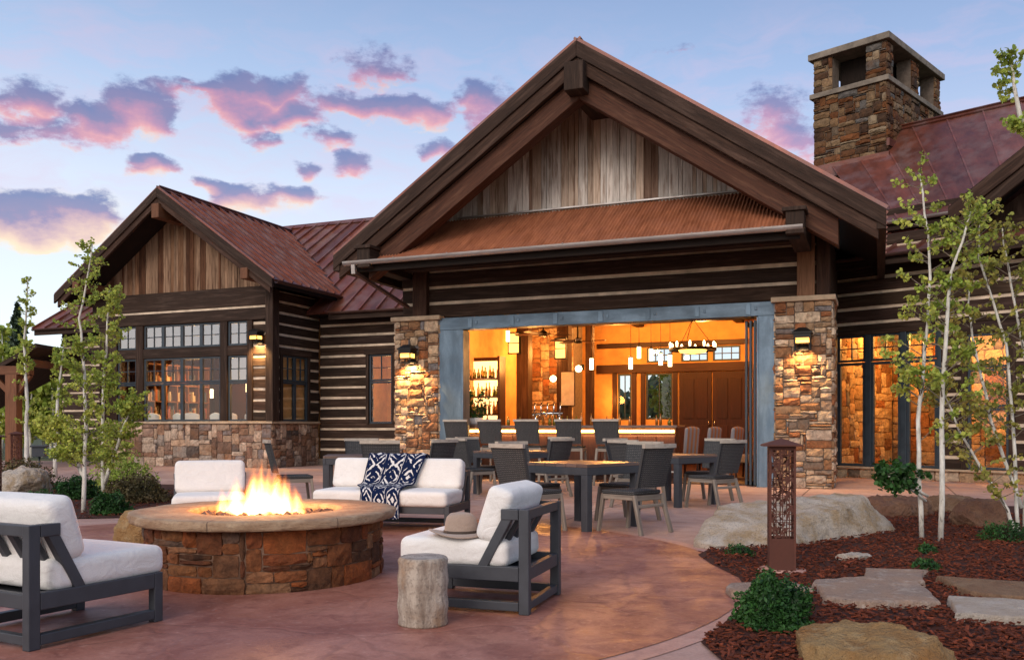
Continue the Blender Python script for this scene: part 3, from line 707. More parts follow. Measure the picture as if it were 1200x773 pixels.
# wing behind, with its long eave
log_wall((LU + .02, 5.27), (-8.62, 5.27), .2, 4.6, [(1.75, 2.62, 1.25, 3.42)], start=0)
B('window_trim', 'log', (-12.72, -12.62, 5.2, 5.4, 1.25, 3.28), (-11.84, -11.74, 5.2, 5.4, 1.25, 3.28), (-12.78, -11.7, 5.19, 5.4, 3.282, 3.44), bevel=.01)
window(-12.62, -11.84, 2.5, 3.28, 5.3, 2, 2); window(-12.62, -11.84, 1.25, 2.49, 5.3, 1, 1)
log_wall((-25.0, 5.27), (-20.75, 5.27), .2, 4.6)
B('foundation', 'mortar', (-25.0, -20.75, 5.2, 5.4, 0, .2)); B('foundation', 'mortar', (LU, -8.62, 5.2, 5.4, 0, .2))
seam_roof('rear_roof', (-25.6, 4.6, 4.5), (-8.4, 4.6, 4.5), (-8.4, 8.27, 8.05), (-22.2, 8.27, 8.05), spacing=.6)
mb = MB(); mb.quad((-25.6, 11.9, 4.5), (-25.6, 4.6, 4.5), (-22.2, 8.27, 8.05), (-22.2, 8.28, 8.05), [(0, 0), (0, 7), (4, 3), (4, 3)]); mb.quad((-8.4, 11.9, 4.5), (-25.6, 11.9, 4.5), (-22.2, 8.27, 8.05), (-8.4, 8.27, 8.05)); mb.build('rear_roof', 'roof', lodge)
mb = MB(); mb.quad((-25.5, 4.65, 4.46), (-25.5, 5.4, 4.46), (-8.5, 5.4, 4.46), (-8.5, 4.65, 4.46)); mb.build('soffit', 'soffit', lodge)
B('eave_fascia', 'log', (-25.5, -20.9, 4.58, 4.64, 4.28, 4.5), (-13.6, -8.5, 4.58, 4.64, 4.28, 4.5), bevel=.01)
gutter((-13.5, 4.52, 4.49), (-8.6, 4.52, 4.49), .065, 'darkgutter'); gutter((-25.5, 4.52, 4.49), (-21.0, 4.52, 4.49), .065, 'darkgutter')
# chink roof valley flashing
mb = MB(); mb.beam((-13.58, 5.17, 5.08), (-17.45, 8.05, 7.84), .32, .03, (0.5, -.7, .8)); mb.build('valley_flashing', 'darkgutter', lodge)

# ---- right wing (turned towards the patio); frame 'R'
RG = [(-.36, .27), (.40, 1.05), (1.18, 1.82)]
log_wall((-.62, 0), (6.5, 0), .22, 5.4, [(.18, 2.5, .22, 3.32), (3.0, 3.86, .22, 3.18)], pitch=.33, frame='R')
mb = MB(); wallstones(mb, (-.6, -.05), (6.5, -.05), 0, .215, PAL_TAN, cell=.07, wr=(4, 9), hr=(3, 3)); mb.build('stone_base', 'stone', lodge, 'R')
B('stone_sill', 'cap', (-.6, 6.5, -.14, .1, .217, .262), frame='R', bevel=.01)
B('door_trim', 'log', (-.44, 1.9, -.03, .15, 3.22, 3.32), frame='R', bevel=.01)
B('door_frame', 'sash', (-.44, -.36, -.02, .13, .264, 3.218), (.27, .40, -.02, .13, .264, 3.218), (1.05, 1.18, -.02, .13, .264, 3.218), (1.82, 1.9, -.02, .13, .264, 3.218), frame='R', bevel=.008)
for a, b in RG:
    window(a, b, 2.62, 3.215, .05, 2, 2, frame='R', fw=.05); window(a, b, .266, 2.6, .05, 1, 1, frame='R', fw=.06, name='glass_door')
B('window_trim', 'log', (2.30, 2.42, -.03, .15, .27, 3.08), (3.2, 3.32, -.03, .15, .27, 3.08), (2.26, 3.36, -.035, .15, 3.082, 3.26), frame='R', bevel=.01)
window(2.42, 3.2, 2.36, 3.075, .05, 1, 1, frame='R'); window(2.42, 3.2, 1.55, 2.35, .05, 1, 1, frame='R'); window(2.42, 3.2, .27, 1.54, .05, 1, 1, frame='R')
B('timber_post', 'log', (4.0, 4.3, -.06, .15, .27, 4.8), frame='R', bevel=.015)
seam_roof('lower_roof', (-.9, -.62, 4.85), (6.5, -.62, 4.85), (6.5, 1.5, 5.72), (-.9, 1.5, 5.72), frame='R', spacing=.6)
mb = MB(); mb.quad((-.9, -.58, 4.80), (-.9, .1, 4.80), (6.5, .1, 4.80), (6.5, -.58, 4.80)); mb.build('soffit', 'soffit', lodge, 'R')
B('eave_fascia', 'log', (-.9, 6.5, -.63, -.57, 4.62, 4.84), frame='R', bevel=.01)
gutter((-.9, -.70, 4.83), (2.6, -.70, 4.83), .065, 'darkgutter', 'R')
B('clerestory_wall', 'log', (-.9, 6.5, 1.5, 1.7, 5.3, 6.3), frame='R')
seam_roof('upper_roof', (-.05, 1.25, 5.93), (6.5, 1.25, 5.93), (6.5, 5.0, 9.28), (-3.2, 5.0, 9.28), frame='R', spacing=.62, rib=.022)
seam_roof('upper_roof', (6.5, 8.75, 5.93), (-3.2, 8.75, 5.93), (-3.2, 5.0, 9.28), (6.5, 5.0, 9.28), frame='R', spacing=.62, rib=.022)
B('eave_fascia', 'log', (-.05, 2.1, 1.2, 1.26, 5.72, 5.92), frame='R', bevel=.01)
gutter((-.1, 1.12, 5.93), (2.05, 1.12, 5.93), .075, 'gutter', 'R')
B('gutter_end', 'white', (-.2, -.04, 1.03, 1.2, 5.83, 6.0), frame='R', bevel=.01)
B('gutter_end', 'white', (2.0, 2.14, 1.03, 1.2, 5.83, 6.0), frame='R', bevel=.01)
# cross gable at the right edge
slope_board('barge_board', 'log', 2.35, 5.55, 6.5, 8.35, .34, -.95, -.87, 'R', (1.2, 1.1, 1.05))
slope_board('barge_board', 'log', 2.5, 5.3, 6.5, 8.02, .26, -.9, -.8, 'R')
slope_board('soffit', 'soffit', 2.4, 5.4, 6.5, 8.17, .1, -.86, .2, 'R')
mb = MB(); mb.quad((2.35, -.93, 5.56), (2.35, 3.5, 5.56), (6.5, 3.5, 8.36), (6.5, -.93, 8.36), [(0, 0), (0, 4), (5, 4), (5, 0)]); mb.build('gable_roof', 'roof', lodge, 'R')
mb = MB(); prism(mb, [(2.6, 5.0), (6.5, 5.0), (6.5, 7.9), (2.6, 5.25)], .0, .15, (0, 1)); mb.build('gable_wall', 'log', lodge, 'R')
# chimney
c0, c1, d0, d1 = -2.88, -.85, 4.0, 7.9
fr = dict(cell=.06, wr=(3, 9), hr=(1, 4), depth=(.02, .06), mat='chimstone')
ch = masonry('chimney', [((c0, d0), (c1, d0), 6.2, 10.32), ((c1, d0), (c1, d1), 7.0, 10.32),
    ((c0, d0), (c0 + .55, d0), 10.47, 11.38), ((c1 - .55, d0), (c1, d0), 10.47, 11.38),
    ((c1, d0), (c1, d0 + .42), 10.47, 11.38), ((c1, 5.7), (c1, 6.2), 10.47, 11.38), ((c1, d1 - .45), (c1, d1), 10.47, 11.38)],
    [(c0 + .01, c1 - .01, d0 + .01, d1, 6.0, 10.32), (c0 + .01, c0 + .54, d0 + .01, d0 + .42, 10.46, 11.4), (c1 - .54, c1 - .01, d0 + .01, d0 + .41, 10.46, 11.4), (c1 - .4, c1 - .01, 5.71, 6.19, 10.46, 11.4), (c1 - .4, c1 - .01, d1 - .44, d1, 10.46, 11.4), (c0 + .01, c0 + .54, d1 - .44, d1, 10.46, 11.4)],
    [tuple(q * .75 for q in c) for c in PAL_TAN[4:] + PAL_RED[:5]], frame='R', **fr)
mb = MB(); mb.box(c0 - .09, c1 + .09, d0 - .09, d1 + .09, 10.322, 10.46); mb.build('chimney_band', 'darkcap', ch, bevel=.012)
mb = MB(); mb.box(c0 - .12, c1 + .12, d0 - .12, d1 + .12, 11.402, 11.58); mb.build('chimney_cap', 'darkcap', ch, bevel=.015)
mb = MB(); mb.box(c0 + .5, c1 - .5, d0 + .6, d1 - .6, 10.465, 11.395)
mb.build('opening_shade', 'soffit', ch)  # very dark box added so the chimney openings read as deep shade
mb = MB(); mb.box(c0 - .1, c1 + .1, d0 - .1, d0 + .0, 8.05, 8.42); mb.box(c1 + .0, c1 + .08, d0 + .0, 5.0, 8.6, 8.8); mb.build('chimney_flashing', 'roof', ch)

# ---- interiors
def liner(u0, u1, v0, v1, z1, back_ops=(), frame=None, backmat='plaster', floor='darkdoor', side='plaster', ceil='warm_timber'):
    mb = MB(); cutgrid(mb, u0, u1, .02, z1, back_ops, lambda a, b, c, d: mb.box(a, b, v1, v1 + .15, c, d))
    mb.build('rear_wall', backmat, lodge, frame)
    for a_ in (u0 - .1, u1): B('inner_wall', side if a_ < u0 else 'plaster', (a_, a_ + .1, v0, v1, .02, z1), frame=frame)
    B('ceiling', ceil, (u0 - .1, u1 + .1, v0, v1 + .15, z1 + .002, z1 + .1), frame=frame)
    B('interior_floor', floor, (u0 - .05, u1 + .05, v0, v1, -.01, .022), frame=frame)
ops = [(-5.32, -4.52, 3.12, 3.58), (-4.26, -3.44, 3.12, 3.58), (-3.31, -2.49, 3.12, 3.58), (-5.35, -4.52, 1.38, 2.8), (-6.24, -5.8, 1.36, 2.8)]
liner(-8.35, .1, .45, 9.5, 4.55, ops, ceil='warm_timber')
for o in ops: window(o[0], o[1], o[2], o[3], 9.55, 3 if o[2] > 3 else 2, 2 if o[2] > 3 else 1)
B('window_trim', 'darkdoor', (-6.9, -2.2, 9.4, 9.498, 2.82, 3.08), (-6.9, -2.2, 9.42, 9.498, 3.6, 3.75), (-5.5, -5.36, 9.43, 9.498, .1, 2.818), (-4.5, -4.36, 9.43, 9.498, .1, 2.818), (-6.4, -6.26, 9.43, 9.498, .1, 2.818), (-5.78, -5.64, 9.43, 9.498, .1, 2.818), bevel=.01)
for a in (-4.3, -3.3):
    o = B('interior_door', 'darkdoor', (a, a + .97, 9.42, 9.49, .03, 2.8), (a + .12, a + .45, 9.40, 9.419, .3, 1.2), (a + .52, a + .85, 9.40, 9.419, .3, 1.2), (a + .12, a + .45, 9.40, 9.419, 1.4, 2.6), (a + .52, a + .85, 9.40, 9.419, 1.4, 2.6), bevel=.008)
    mb = MB(); mb.tube([(a + (.9 if a < -4 else .07), 9.36, 1.15), (a + (.9 if a < -4 else .07), 9.36, 1.35)], .012, 6); mb.build('handle', 'chrome', o)
B('panelling', 'darkdoor', (-2.3, .08, 9.40, 9.49, .03, 3.0), bevel=.01)
for c, v in ((-7.6, 5.0), (-6.8, 6.0)):
    B('timber_column', 'timber', (c - .17, c + .17, v - .17, v + .17, .03, 4.54), bevel=.012)
for v_ in (2.0, 3.6, 5.2, 6.8): B('ceiling_beam', 'log', (-8.3, .05, v_, v_ + .28, 3.95 + .08 * (v_ > 4), 4.5), bevel=.015)
B('ceiling_beam', 'log', (-5.6, -5.35, .6, 9.3, 4.2, 4.52), (-2.6, -2.35, .6, 9.3, 4.2, 4.52), bevel=.015)
B('timber_brace', 'timber', (-6.0, -5.8, 5.4, 5.6, .03, 4.1), bevel=.01)
mb = MB(); wallstones(mb, (-8.3, 7.4), (-7.0, 7.4), .03, 4.4, PAL_TAN, cell=.07, wr=(3, 8), hr=(2, 4)); fp = mb.build('stone_hearth', 'stone', lodge)
B('chimney_breast', 'mortar', (-8.34, -6.98, 7.41, 8.2, .03, 4.5))
# left wing, rear wing, right wing rooms
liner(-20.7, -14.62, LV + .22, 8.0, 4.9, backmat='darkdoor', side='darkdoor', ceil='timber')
liner(-14.2, -8.8, 5.5, 9.0, 4.3, ceil='timber')
liner(-.55, 6.3, .18, 3.6, 4.5, frame='R', backmat='mortar')
mb = MB(); wallstones(mb, (-.5, 3.55), (6.3, 3.55), .03, 4.4, PAL_TAN, cell=.1, wr=(3, 8), hr=(2, 4)); wallstones(mb, (-.53, .25), (-.53, 3.5), .03, 4.4, PAL_TAN, cell=.09, wr=(3, 8), hr=(2, 4)); mb.build('stone_hearth', 'stone', lodge, 'R')
for (u, v, z, p) in ((-7.0, 2.6, 3.4, 34), (-3.4, 2.8, 3.4, 26), (-5.6, 7.0, 3.7, 70), (-3.2, 7.2, 4.0, 85), (-6.3, 9.0, 2.0, 8), (-7.2, 5.8, 3.2, 60), (-6.9, 3.8, 2.7, 30), (-5.0, 5.0, 3.6, 40), (-1.2, 4.4, 2.2, 14)):
    point('ceiling_lamp', W(u, v, z), p * 3.9, (1, .40, .088), .12)
for (u, v, z, p) in ((-18.9, 5.0, 2.7, 52), (-18.9, 6.6, 2.7, 46), (-16.2, 6.2, 2.9, 30), (-15.1, 4.4, 2.4, 12), (-12.9, 7.0, 2.5, 32)):
    point('room_lamp', W(u, v, z), p * 3.2, (1, .52, .17), .15)
for (u, v, z, p) in ((.2, 1.7, 3.4, 60), (1.7, 1.8, 3.2, 80), (3.0, 1.8, 3.0, 70)):
    point('room_lamp', Wr(u, v, z), p * 3.2, (1, .42, .09), .12)
# ------------------------------------------------------------------ rocks
def rock_mb(size, seed, planes=9, rough=.05, cut=(.62, .92), flat_top=None, fixed=()):
    r = random.Random(seed); bm = bmesh.new(); bmesh.ops.create_icosphere(bm, subdivisions=6 if size[0] > .4 else 5, radius=1.0)
    P = [(Vector(d).normalized(), c) for d, c in fixed]
    for _ in range(planes):
        d = Vector((r.gauss(0, 1), r.gauss(0, 1), r.gauss(0, .8))).normalized(); P.append((d, r.uniform(*cut)))
    if flat_top: P.append((Vector((r.uniform(-.1, .1), r.uniform(-.1, .1), 1)).normalized(), flat_top))
    off = Vector((seed * 3.1, seed * 1.7, 0)); mb = MB(); mb.v = []
    for v in bm.verts:
        p = v.co.copy()
        for d, c in P:
            k = p.dot(d)
            if k > c: p -= d * (k - c) * .96
        q = Vector((p.x * size[0], p.y * size[1], p.z * size[2])); sc = max(size)
        nn = mnoise.fractal(q * 2.2 / sc * 1.5 + off, 1.0, 2.0, 5) * rough + mnoise.fractal(q * 9 / sc + off, 1.0, 2.0, 4) * rough * .5 + abs(mnoise.fractal(q * 5 / sc + off, 1.0, 2.2, 6)) * -rough * .8 + mnoise.fractal(q * 40 + off, 1.0, 2.0, 3) * .006
        q += p.normalized() * nn * sc
        mb.v.append(tuple(q))
    for f in bm.faces: mb.face([v.index for v in f.verts], None, (1, 1, 1), True)
    bm.free(); return mb
def rockmat(name, a, b_, c_, spot=.5, sc=5):
    m, n, b = newmat(name); p = n.n('TexCoord').outputs['Object']
    x = n.noise(p, sc * .5, 6, .6, .5); y = n.noise(p, sc * 2, 8, .65); z = n.noise(p, sc * 9, 5, .65)
    c = n.mix(n.mapr(x, .4, .62), a, b_); c = n.mix(n.mapr(y, .52, .68, 0, .8), c, c_)
    c = n.mix(n.mapr(z, .52, .72, 0, spot), c, (.07, .06, .055, 1))
    n.set(b.inputs['Base Color'], c); b.inputs['Roughness'].default_value = .9; b.inputs['Specular IOR Level'].default_value = .2
    bump(n, b, n.m('ADD', y, n.m('MULTIPLY', z, .8)), 1.0, .05); return m
MAT['limestone'] = rockmat('pale_limestone', (.70, .61, .51, 1), (.50, .36, .22, 1), (.54, .47, .41, 1), .6, 7)
MAT['sandstone'] = rockmat('golden_sandstone', (.40, .26, .12, 1), (.34, .17, .06, 1), (.46, .33, .18, 1), .35)
MAT['slate'] = rockmat('grey_flagstone', (.44, .30, .22, 1), (.36, .28, .235, 1), (.60, .50, .42, 1), .35)
MAT['brownstone'] = rockmat('brown_flagstone', (.26, .15, .09, 1), (.32, .21, .13, 1), (.19, .11, .07, 1), .3)
MAT['paleflag'] = rockmat('pale_flagstone', (.56, .49, .42, 1), (.46, .36, .27, 1), (.62, .57, .52, 1), .2)
MAT['redstone'] = rockmat('red_stone', (.20, .10, .065, 1), (.27, .15, .09, 1), (.15, .09, .07, 1), .5)
def rock(label, mat, loc, size, rz, seed, **kw):
    o = rock_mb(size, seed, **kw).build('boulder', mat, None, None, loc, rz); return tag(o, label, 'boulder')
rock('big pale flat topped boulder lying along the bed behind the perforated light', 'limestone', (3.02, 9.45, .05), (1.58, .72, .47), rad(38), 11, planes=7, cut=(.78, .95), rough=.022, fixed=(((-.22, -.18, 1), .55), ((.05, -1, .25), .62), ((1, -.1, .15), .78), ((-.8, -.2, .75), .74), ((.4, -.8, .5), .74), ((.1, 1, .2), .7), ((-.25, -.75, .8), .68)))
rock('golden boulder cut off by the bottom edge, in front of the green shrub', 'sandstone', (1.77, 4.36, .02), (.47, .34, .19), rad(-6), 5, flat_top=.85, rough=.035)
rock('low reddish stone between the big pale boulder and the white birch trunks', 'redstone', (4.95, 11.6, .04), (.55, .32, .26), .3, 17, flat_top=.8)
rock('brown stone at the right edge of the bed behind the leaning tree', 'redstone', (5.4, 10.3, .06), (.36, .26, .30), .1, 23, flat_top=.85)
rock('reddish stone behind the straighter of the two white trunks', 'brownstone', (5.95, 12.1, .02), (.45, .28, .24), -.2, 29, flat_top=.8)
rock('tan sandstone block peeking out left of the round fire pit', 'sandstone', (-3.42, 8.35, .16), (.27, .24, .27), .2, 31, flat_top=.8)
rock('grey brown boulder in the left bed beside the leftmost light', 'limestone', (-7.75, 14.2, .16), (.55, .4, .36), .5, 37)
rock('small pale chip of stone in the mulch beyond the flagstones', 'paleflag', (2.93, 7.69, .03), (.17, .09, .05), .1, 41, flat_top=.7)
def flag(label, mat, pts, th=.05, seed=1):
    r = random.Random(seed); P = []
    n = len(pts)
    for i in range(n):
        a, b = Vector(pts[i]), Vector(pts[(i + 1) % n]); k = max(2, int((b - a).length / .09))
        for j in range(k): q = a.lerp(b, j / k); P.append((q.x + r.uniform(-.022, .022), q.y + r.uniform(-.022, .022)))
    c = Vector((sum(p[0] for p in P) / len(P), sum(p[1] for p in P) / len(P))); mb = MB(); rings = []; N = len(P)
    for f, z in ((1.02, 0), (1.0, th * .8), (.975, th), (.6, th + .006), (.25, th + .004)):
        rings.append(mb.add([((p[0] - c.x) * f, (p[1] - c.y) * f, z + (r.uniform(-.004, .004) if f < .9 else 0)) for p in P]))
    for a, b in zip(rings, rings[1:]):
        for k in range(N): k2 = (k + 1) % N; mb.face((a + k, a + k2, b + k2, b + k), None, (1, 1, 1), False)
    mb.face([rings[-1] + k for k in range(N)])
    o = mb.build('flagstone', mat, None, None, (c.x, c.y, .014)); return tag(o, label, 'flagstone')
flag('large grey flagstone with wavy edges in the middle of the mulch bed', 'slate', [(2.14, 6.38), (2.0, 5.72), (2.35, 5.6), (2.69, 5.62), (2.82, 6.2), (3.16, 6.84), (2.72, 6.95), (2.58, 6.55)], seed=2)
flag('brown flagstone at the right, just beyond the palest one', 'brownstone', [(3.12, 6.56), (3.62, 6.3), (3.9, 5.95), (3.3, 5.72), (3.03, 5.95)], seed=3)
flag('palest, creamy white flagstone at the right edge of the bed', 'paleflag', [(2.83, 5.81), (3.3, 5.62), (3.3, 5.25), (2.94, 5.14), (2.59, 5.25)], seed=4)
flag('small grey flagstone half hidden behind the green shrub', 'slate', [(1.52, 6.25), (1.95, 6.3), (2.03, 6.05), (1.62, 5.9), (1.46, 6.0)], seed=5)

# ------------------------------------------------------------------ fire pit
m, n, b = newmat('rim_sandstone'); p = n.n('TexCoord').outputs['Object']
x = n.noise(p, 3, 7, .65, .6); y = n.noise(n.scale(p, (1, 1, 5)), 14, 7, .68); z = n.noise(p, 60, 4, .6); q = n.n('SeparateXYZ', i_0=p).outputs
c = n.mix(n.mapr(x, .36, .62), (.30, .185, .11, 1), (.47, .34, .22, 1)); c = n.mix(n.mapr(y, .5, .72, 0, .65), c, (.20, .115, .065, 1)); c = n.mix(n.mapr(z, .5, .75, 0, .4), c, (.12, .08, .05, 1))
ang = n.m('FRACT', n.m('MULTIPLY', n.m('ADD', n.m('ARCTAN2', q[1], q[0]), .35), 7 / 6.2832)); jt = n.mapr(n.m('ABSOLUTE', n.m('SUBTRACT', ang, .5)), .006, .003)
c = n.mix(n.m('MULTIPLY', jt, .75), c, (.14, .09, .06, 1))
n.set(b.inputs['Base Color'], c); b.inputs['Roughness'].default_value = .85; bump(n, b, n.m('SUBTRACT', n.m('ADD', y, n.m('MULTIPLY', z, .4)), jt), .7, .02); MAT['rimstone'] = m
FP = (-1.915, 6.99)
pit = thing('fire_pit', 'round stone fire pit with a smooth sandstone rim and burning gas flames', 'fire pit', (*FP, 0)); pit.scale = (.945, .945, 1)
mb = MB(); Rb = .93
stones(mb, 2 * math.pi * Rb, .435, lambda s, t, o: Vector(((Rb + o) * math.cos(s / Rb), (Rb + o) * math.sin(s / Rb), t)), PAL_RED, cell=.04, wr=(3, 9), hr=(1, 4), depth=(.008, .028), gap=.003)
wl = mb.build('stone_wall', 'pitstone', pit)
mb = MB(); mb.lathe([(.6, 0), (Rb, 0), (Rb, .43), (.6, .43)], 64, close=True); mb.build('mortar', flat('pit_mortar', (.17, .10, .065, 1), .95, 0, .3, 12, .6), wl)
mb = MB()
def wob(p, a):
    r = math.hypot(p.x, p.y)
    if r > .9: k = 1 + .016 * mnoise.noise(Vector((math.cos(a) * 3, math.sin(a) * 3, p.z * 8))) + .015 * mnoise.noise(Vector((math.cos(a) * 11, math.sin(a) * 11, p.z * 40 + 4))) + .006 * mnoise.noise(Vector((math.cos(a) * 34, math.sin(a) * 34, p.z * 60 + 9)))
    else: k = 1 + .006 * mnoise.noise(Vector((math.cos(a) * 9, math.sin(a) * 9, p.z)))
    return Vector((p.x * k, p.y * k, p.z + .004 * mnoise.noise(Vector((p.x * 3, p.y * 3, 7)))))
mb.lathe([(.585, .445), (1.036, .444), (1.05, .450), (1.057, .466), (1.056, .49), (1.05, .507), (1.038, .514), (.95, .517), (.8, .519), (.62, .517), (.59, .508)], 160, fn=wob, close=True)
mb.build('sandstone_rim', 'rimstone', pit)
mb = MB(); mb.lathe([(.001, .40), (.59, .40), (.60, .46), (.605, .46)], 64); mb.build('burner_pan', 'black', pit)
mb = MB(); r = random.Random(3)
for _ in range(330):
    a = r.uniform(0, 6.28); q = .535 * math.sqrt(r.random()); s_ = r.uniform(.022, .045)
    c = Vector((q * math.cos(a), q * math.sin(a), .43 + r.uniform(0, .045))); b = []
    for (x, y, z) in ((1, 0, 0), (-1, 0, 0), (0, 1, 0), (0, -1, 0), (0, 0, 1), (0, 0, -1), (.6, .6, .5), (-.6, .6, .5), (-.6, -.6, .5), (.6, -.6, .5)):
        k = s_ * r.uniform(.75, 1.25); b.append(c + Vector((x * k, y * k, z * k * .8)))
    i = mb.add(b); k = r.uniform(.5, 1.5); col = (k, k * .9, k * .85)
    for f in ((0, 6, 9), (0, 2, 6), (2, 7, 6), (2, 1, 7), (1, 8, 7), (1, 3, 8), (3, 9, 8), (3, 0, 9), (4, 6, 7), (4, 7, 8), (4, 8, 9), (4, 9, 6), (5, 2, 0), (5, 1, 2), (5, 3, 1), (5, 0, 3)): mb.face([i + j for j in f], None, col)
o = mb.build('lava_rocks', flat('lava_rock', (.085, .06, .055, 1), .7, 0, .4, 20, .6, True), None, None, (*FP, 0)); o['kind'] = 'stuff'
tag(o, 'dark lava rocks filling the bowl of the fire pit', 'lava rocks')
# flames: a real glowing volume
m = bpy.data.materials.new('flame'); m.use_nodes = True; n = NT(m.node_tree)
p = n.n('TexCoord').outputs['Object']; q = n.n('SeparateXYZ', i_0=p).outputs
hz = n.m('DIVIDE', q[2], .5)
sw = n.n('TexNoise'); n.set(sw.inputs['Vector'], n.scale(p, (1, 1, .45))); sw.inputs['Scale'].default_value = 7.5; sw.inputs['Detail'].default_value = 3
wv = n.vm('MULTIPLY', n.vm('SUBTRACT', sw.outputs[1], (.5, .5, .5)), (.2, .2, .1)); pw = n.vm('ADD', p, n.vm('MULTIPLY', wv, n.n('CombineXYZ', i_0=n.m('ADD', hz, .25), i_1=n.m('ADD', hz, .25), i_2=1.0).outputs[0]))
fld = None
for (x, y, r_, h_, k) in ((-.22, 0, .15, .33, 1), (-.09, .06, .16, .42, 1), (.02, -.03, .16, .46, 1.05), (.13, .05, .16, .42, 1), (.24, -.02, .14, .36, 1), (.34, .03, .11, .26, .95), (-.33, .02, .11, .24, .95), (.05, .16, .14, .42, .9), (-.12, .18, .13, .32, .9), (.2, .2, .12, .3, .8)):
    d = n.vm('SUBTRACT', pw, (x, y, 0)); ds = n.n('SeparateXYZ', i_0=d).outputs
    rr = n.m('SQRT', n.m('ADD', n.m('MULTIPLY', ds[0], ds[0]), n.m('MULTIPLY', ds[1], ds[1])))
    hh = n.m('MULTIPLY', q[2], 1 / h_)
    f = n.m('MULTIPLY', n.m('SUBTRACT', n.m('SUBTRACT', 1.0, n.m('MULTIPLY', rr, 1 / r_)), n.m('MULTIPLY', n.m('POWER', n.m('MAXIMUM', hh, 0.0), 1.25), 1.0), clamp=True), k)
    fld = f if fld is None else n.m('MAXIMUM', fld, f)
fn = n.noise(n.scale(pw, (1, 1, .3)), 17, 3, .6)
fld = n.m('MULTIPLY', n.mapr(fld, .02, .55, 0, 1, True), n.mapr(fn, .26, .6, .55, 1.1))
fc = n.ramp(fld, [(0, (1, .16, .015, 1)), (.35, (1, .30, .04, 1)), (.8, (1, .52, .14, 1)), (1, (1, .68, .28, 1))])
em = n.n('Emission', i_Color=fc, i_Strength=n.m('MULTIPLY', fld, 38.0))
o_ = n.n('OutputMaterial'); m.node_tree.links.new(em.outputs[0], o_.inputs['Volume']); MAT['flame'] = m
mb = MB(); mb.box(-.52, .52, -.3, .42, .0, .66); fl = mb.build('flame', 'flame', None, None, (FP[0] - .05, FP[1] - .02, .455)); fl.scale = (.84, .95, 1.08)
tag(fl, 'yellow orange flames leaping from the lava rocks of the fire pit', 'fire')
point('fire_light', (FP[0], FP[1], .74), 60, (1, .42, .12), .18, None)

# ------------------------------------------------------------------ lounge seating
def rbox(mb, ctr, ax, half, r, puff=(0, 0, .12), col=(1, 1, 1)):
    ctr = Vector(ctr); ax = [Vector(a).normalized() for a in ax]
    def ticks(h):
        a = [-h + r * (1 - math.cos(math.pi / 2 * i / 4)) for i in range(5)]; mid = [(-h + r) + (2 * h - 2 * r) * i / 8 for i in range(1, 8)]
        return a + mid + [-x for x in a[::-1]]
    T = [ticks(h) for h in half]
    def pt(q):
        inn = [max(-(h - r), min(h - r, c)) for c, h in zip(q, half)]; d = Vector([a - b for a, b in zip(q, inn)])
        if d.length > 1e-9:
            d = d / max(abs(x) for x in d) * r if False else d
            d = d.normalized() * min(r, d.length if sum(abs(x) > 1e-9 for x in d) == 1 else r)
        s = [a + b for a, b in zip(inn, d)]; nrm = [s[i] / half[i] for i in range(3)]
        for i in range(3):
            j, k = (i + 1) % 3, (i + 2) % 3; s[i] *= 1 + puff[i] * (1 - nrm[j] ** 2) * (1 - nrm[k] ** 2)
        q_ = ctr + ax[0] * s[0] + ax[1] * s[1] + ax[2] * s[2]; k_ = min(half) * (.07 * mnoise.noise(q_ * 4.3 + Vector((9, 2, 5))) + .025 * mnoise.noise(q_ * 13))
        return q_ + Vector((q_ - ctr)).normalized() * k_
    for i in range(3):
        j, k = (i + 1) % 3, (i + 2) % 3
        for sg in (-1, 1):
            A, B_ = T[j], T[k]; P = []
            for b in B_:
                for a in A:
                    q = [0, 0, 0]; q[i] = sg * half[i]; q[j] = a; q[k] = b; P.append(pt(q))
            b0 = mb.add(P); na = len(A)
            for y in range(len(B_) - 1):
                for x in range(na - 1):
                    f = (b0 + y * na + x, b0 + y * na + x + 1, b0 + (y + 1) * na + x + 1, b0 + (y + 1) * na + x)
                    mb.face(f if sg > 0 else f[::-1], None, col, True)
def weld(o):
    bm = bmesh.new(); bm.from_mesh(o.data); bmesh.ops.remove_doubles(bm, verts=bm.verts, dist=.0008); bm.to_mesh(o.data); bm.free(); return o
